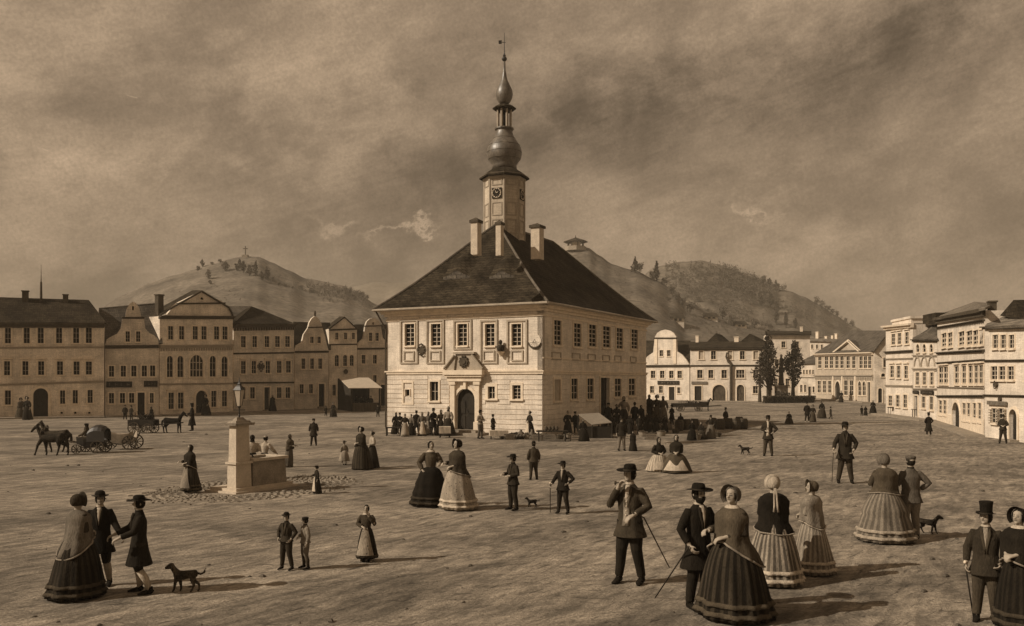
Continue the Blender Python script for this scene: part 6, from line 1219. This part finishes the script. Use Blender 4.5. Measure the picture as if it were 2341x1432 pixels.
kn = ['rightmost barrel of the row at the end of the market', 'second barrel from the right end of the market row', 'barrel beneath the perched man', 'barrel just left of the perched man', 'barrel behind the woman in hat and pale skirt', 'barrel behind the woman in black dress', 'leftmost barrel of the market row', 'barrel set behind the right end of the row', 'barrel second from the left behind the sitting woman']
for i, (x, y) in enumerate(kl): o = K0 if i == 0 else copy_tree(K0); lab(o, kn[i], 'barrel', 'barrels at the end of the market', x, y, i)
sl_ = [(1190, 990, 'full sack beside the baskets right of the doorway'), (1216, 989, 'full sack at the feet of the woman at the corner'), (1455, 985, 'full sack behind the shaded crowd'), (1530, 984, 'full sack near the man alone at the right of the crowd'), (945, 985, 'full sack against the wall behind the market crowd')]
for i, (x, y, l) in enumerate(sl_): o = S0 if i == 0 else S0.copy(); (C.objects.link(o) if i else None); lab(o, l, 'sack', 'market sacks', x, y, i)
def crate(x, y, z, w, label, rz=.1):
    o = gp(x, clear(x, y, None, 9)); o.z = z; r = base_empty('crate', o, label, 'crate', 'market crates'); c, s_ = cos(rz), sin(rz)
    for sy in (-1, 1):
        g = G()
        for zz in (.02, .13, .24): g.cbox(o+V((-s_*sy*.17, c*sy*.17, zz)), w, .02, .08, rz)
        g.put('side', M_wd3, r)
    g = G(); g.cbox(o+V((0, 0, .02)), w*.96, .3, .02, rz); g.put('bottom', M_wd2, r); g = G(); rr = random.Random(int(x)); leaves(g, o+V((0, 0, .2)), w*.45, .15, .12, 160, .035, rr); g.put('greens', M_leaf, r)
crate(1228, 1004, 0, .55, 'crate of greens at the sunlit corner of the town hall'); crate(1255, 1007, 0, .6, 'crate of greens in front of the long table of pots'); crate(1318, 1010, 0, .6, 'crate of greens left of the round skirted woman'); crate(1432, 1008, 0, .5, 'crate of greens behind the small hooded dress', -.2); crate(1165, 1003, 0, .5, 'crate of greens before the low white table', .3); crate(1487, 1006, 0, .55, 'crate of greens in front of the shaded crowd')
for i, (x, y) in enumerate(((1249, 996), (1257, 996), (1265, 997), (1273, 996))):
    o = gp(x, 1009.5); o.z = .55; g = G(); g.lathe(o, [(.04, 0), (.085, .06), (.09, .12), (.05, .19), (.06, .22), (.045, .22)], 12); g.put('pot', M_td, None, True, ('leftmost', 'second', 'third', 'rightmost')[i]+' clay pot on the long dark table', 'pot', 'clay pots on the long table')
rt = base_empty('vegetable_heap', gp(1200, 1004), 'dark heap of vegetables piled right of the town hall door', 'heap'); g = G(); rr = random.Random(5); leaves(g, gp(1200, 1004)+V((0, 0, .1)), 1.0, .3, .22, 1500, .045, rr); g.put('greens', M_leaf, rt)
for _ in range(1):
    g = G()
    for i in range(60): a = rr.uniform(-1, 1); g._ell(gp(1200, 1005)+V((a, rr.uniform(-.3, .2), .12+.12*(1-a*a)*rr.random())), .07, .07, .06, 7, 5)
    g.put('cabbages', mat('cabbage', .16, .4, 4), rt)
rt = base_empty('vegetable_heap', gp(1470, 980), 'dark heap of goods in the midst of the shaded market crowd', 'heap'); g = G(); leaves(g, gp(1470, 984)+V((0, 0, .3)), 1.8, .5, .5, 2600, .06, rr); g.put('greens', M_leaf, rt)
# ---------------------------------------------------------------- trees, hedge, monument
TG = 'tall trees on the far side of the square'
tree(gp(1757, 919.5), 9.7, 1.9, 'taller dark poplar in front of the white houses', 2000, .2, 'tall', 'poplar_tree', TG, M_leaf, .2, 3)
tree(gp(1813, 919), 9.2, 1.8, 'second poplar, right of the dark statue column', 1700, .2, 'tall', 'poplar_tree', TG, M_leaf, .24, 8)
tree(gp(1737, 920), 6.9, 1.5, 'loose leafy tree just left of the taller poplar', 700, .17, 'tall', 'poplar_tree', TG, M_leaf, .3, 5)
p = gp(1786, 918.5); rt = base_empty('statue_column', p, 'dark statue on a column between the two poplars', 'monument'); g = G(); g.cbox(p, 2.2, 2.2, .6); g.cbox(p+V((0, 0, .6)), 1.5, 1.5, 1.6); g.cbox(p+V((0, 0, 2.2)), 1.9, 1.9, .2); g.put('pedestal', M_sm, rt)
g = G(); g.lathe(p, [(.42, 2.4), (.5, 2.6), (.36, 2.75), (.32, 4.2), (.45, 4.35), (.55, 4.5), (.5, 4.6)], 12); g.put('column', M_td, rt); g = G(); g.tube([p+V((0, 0, 4.6)), p+V((0, 0, 5.2)), p+V((.03, 0, 5.9)), p+V((0, 0, 6.3)), p+V((0, 0, 6.5))], [.42, .3, .34, .26, .1], 10); g._ell(p+V((0, 0, 6.7)), .2, .2, .25, 10, 7); g.tube([p+V((.2, 0, 6.1)), p+V((.6, -.1, 6.2)), p+V((.7, -.1, 6.7))], [.12, .09, .06], 7); g.put('figure', M_td, rt, True, vox=.06)
rt = base_empty('hedge', gp(1802, 921.5), 'low clipped dark hedge in front of the poplars', 'hedge'); a, b = gp(1746, 922), gp(1862, 921); g = G(); rr = random.Random(9)
for i in range(5200): t = rr.random(); p = a.lerp(b, t)+V((0, rr.uniform(-.6, .6), rr.random()**.7*.95)); u, w = V((rr.gauss(0, 1), rr.gauss(0, 1), rr.gauss(0, 1))).normalized()*.12, V((rr.gauss(0, 1), rr.gauss(0, 1), rr.gauss(0, 1))).normalized()*.09; g.add([p-u, p-w, p+u, p+w], [(0, 1, 2, 3)])
g.put('foliage', M_leaf, rt); g = G()
for i in range(12): p = a.lerp(b, (i+.5)/12); g.tube([p, p+V((0, 0, .6))], .05, 5)
g.put('stems', M_bark, rt)
tree(gp(1789, 920), 1.5, 1.2, 'round dark bush at the foot of the statue column', 700, .12, 'round', 'bush', None, M_leaf, .15, 12, 'bush')
# trees on the hills
HG = 'trees on the distant hills'
def ht(hill, x, y, hp, wp, label, shape='round', m=None, seed=0):
    p = hill.pix(x, y); k = p.y/F; h = hp*k*1.3; wp *= 1.25; return tree(p-V((0, 0, .2)), h, wp*k/2, label, 280, h*.06+.08, shape, 'hill_tree', HG, m or M_leaf2, .12, seed)
for i, (x, y, hh, w, l) in enumerate(((463, 613, 16, 10, 'little round tree on the left skyline of the cross hill'), (453, 617, 10, 9, 'lowest bush on the left skyline of the cross hill'), (476, 640, 18, 14, 'lone tree below the left skyline of the cross hill'), (481, 650, 8, 8, 'small bush under the lone tree of the cross hill'), (485, 602, 6, 8, 'tiny bush on the rising left ridge'), (503, 595, 8, 9, 'tiny bush higher on the left ridge'), (515, 618, 20, 16, 'pale rounded tree left of the dark hill grove'),
    (548, 612, 18, 13, 'uppermost dark tree of the grove under the cross'), (556, 626, 22, 14, 'dark tree at the left of the grove under the cross'), (570, 629, 22, 13, 'dark tree, second in the grove under the cross'), (584, 634, 26, 12, 'tall dark tree in the middle of the grove'), (598, 640, 16, 14, 'low dark tree right of the middle of the grove'), (611, 641, 24, 13, 'tall dark tree ending the grove on the right'), (543, 619, 14, 12, 'low dark tree at the upper left of the grove'), (577, 610, 5, 14, 'low scrub just right of the cross'),
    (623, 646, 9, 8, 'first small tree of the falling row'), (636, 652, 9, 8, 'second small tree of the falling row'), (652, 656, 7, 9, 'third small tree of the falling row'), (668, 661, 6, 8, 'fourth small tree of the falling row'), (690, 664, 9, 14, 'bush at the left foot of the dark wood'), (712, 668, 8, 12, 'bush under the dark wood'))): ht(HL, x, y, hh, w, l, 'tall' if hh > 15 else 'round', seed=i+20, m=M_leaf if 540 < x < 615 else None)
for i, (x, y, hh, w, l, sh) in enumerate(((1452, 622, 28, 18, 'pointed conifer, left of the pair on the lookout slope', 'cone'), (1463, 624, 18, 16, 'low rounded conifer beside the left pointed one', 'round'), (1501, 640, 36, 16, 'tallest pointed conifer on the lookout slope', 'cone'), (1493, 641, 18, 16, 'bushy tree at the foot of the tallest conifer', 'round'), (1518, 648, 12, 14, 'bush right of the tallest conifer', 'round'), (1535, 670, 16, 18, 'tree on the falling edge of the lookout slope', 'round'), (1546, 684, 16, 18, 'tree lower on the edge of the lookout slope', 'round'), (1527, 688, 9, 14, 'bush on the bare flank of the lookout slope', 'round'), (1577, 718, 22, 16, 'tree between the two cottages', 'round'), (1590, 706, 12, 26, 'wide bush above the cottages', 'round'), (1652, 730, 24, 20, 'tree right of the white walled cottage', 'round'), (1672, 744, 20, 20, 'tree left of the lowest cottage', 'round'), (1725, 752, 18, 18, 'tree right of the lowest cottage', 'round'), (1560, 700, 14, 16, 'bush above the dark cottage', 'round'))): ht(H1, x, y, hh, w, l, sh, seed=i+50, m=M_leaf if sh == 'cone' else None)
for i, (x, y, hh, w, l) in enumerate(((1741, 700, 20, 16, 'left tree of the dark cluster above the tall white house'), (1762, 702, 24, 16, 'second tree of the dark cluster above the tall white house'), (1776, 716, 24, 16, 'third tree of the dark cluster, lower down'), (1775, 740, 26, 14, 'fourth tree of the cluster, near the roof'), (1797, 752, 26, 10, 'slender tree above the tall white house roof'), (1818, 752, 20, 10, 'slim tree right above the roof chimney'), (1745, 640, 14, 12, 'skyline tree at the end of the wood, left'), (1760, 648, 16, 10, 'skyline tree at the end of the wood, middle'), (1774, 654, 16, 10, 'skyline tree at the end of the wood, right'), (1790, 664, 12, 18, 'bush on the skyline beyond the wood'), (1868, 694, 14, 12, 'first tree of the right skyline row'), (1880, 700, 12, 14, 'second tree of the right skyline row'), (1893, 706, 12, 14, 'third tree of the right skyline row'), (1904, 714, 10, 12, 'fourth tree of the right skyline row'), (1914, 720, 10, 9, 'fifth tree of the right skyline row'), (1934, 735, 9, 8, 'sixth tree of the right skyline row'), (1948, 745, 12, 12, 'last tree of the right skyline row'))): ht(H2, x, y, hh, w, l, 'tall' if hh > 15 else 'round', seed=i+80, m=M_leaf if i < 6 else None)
def wood(name, label, hill, areas, seed, m):
    g = G(); rr = random.Random(seed)
    for (x0, y0, x1, y1, slope, n, sp) in areas:
        for _ in range(n):
            t = rr.random(); x = x0+(x1-x0)*t; y = y0+slope*(x-x0)+(y1-y0)*rr.random(); p = hill.pix(x, y); k = p.y/F; h = sp*k*rr.uniform(.6, 1.2); leaves(g, p+V((0, 0, h*.4)), h*.42, h*.42, h*.55, 46, h*.10, rr)
    g.put(name, m, kind='stuff', label=label, cat='wood')
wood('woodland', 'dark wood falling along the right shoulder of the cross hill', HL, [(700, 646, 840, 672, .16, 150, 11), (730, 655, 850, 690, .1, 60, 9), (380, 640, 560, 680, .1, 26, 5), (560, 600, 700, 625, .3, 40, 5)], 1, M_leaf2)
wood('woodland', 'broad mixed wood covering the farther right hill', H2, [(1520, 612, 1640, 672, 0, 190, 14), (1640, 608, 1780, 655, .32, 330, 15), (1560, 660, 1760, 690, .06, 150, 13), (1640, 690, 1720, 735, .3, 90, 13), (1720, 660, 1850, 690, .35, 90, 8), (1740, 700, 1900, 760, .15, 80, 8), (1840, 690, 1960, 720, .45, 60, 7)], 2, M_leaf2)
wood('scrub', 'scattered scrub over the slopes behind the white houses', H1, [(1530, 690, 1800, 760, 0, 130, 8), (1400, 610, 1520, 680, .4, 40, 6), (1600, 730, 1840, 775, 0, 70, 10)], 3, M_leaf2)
# loose stones and clods on the square
g = G(); rr = random.Random(11)
for _ in range(420):
    Y = 10.5+45*rr.random()**1.7; X = rr.uniform(-.62, .62)*Y; s = (.008+.04*rr.random()**3)*(1+Y*.012); z = s*.2+.02; g.lathe(V((X, Y, z-.02)), [(s*.9, 0), (s, s*.35), (s*.5, s*.8)], 6, lambda a, z: 1+.3*sin(a*2+X))
g.put('stones', mat('field_stone', .12, .4, 8, .2, 30), kind='stuff', label='loose stones and clods scattered over the square', cat='stones')
# thin even air over the town and the hills
g = G(); g.obox((-900, -40, -1), (1800, 0, 0), (0, 930, 0), (0, 0, 98)); hz_ = bpy.data.materials.new('haze'); hz_.use_nodes = True; t = hz_.node_tree; t.nodes.clear()
pv = t.nodes.new('ShaderNodeVolumePrincipled'); pv.inputs['Color'].default_value = (.9, .80, .64, 1); pv.inputs['Density'].default_value = .0005; oo = t.nodes.new('ShaderNodeOutputMaterial'); t.links.new(pv.outputs[0], oo.inputs['Volume'])
g.put('haze', hz_, kind='stuff', label='thin pale haze in the air over the town', cat='haze')
bake_remesh()
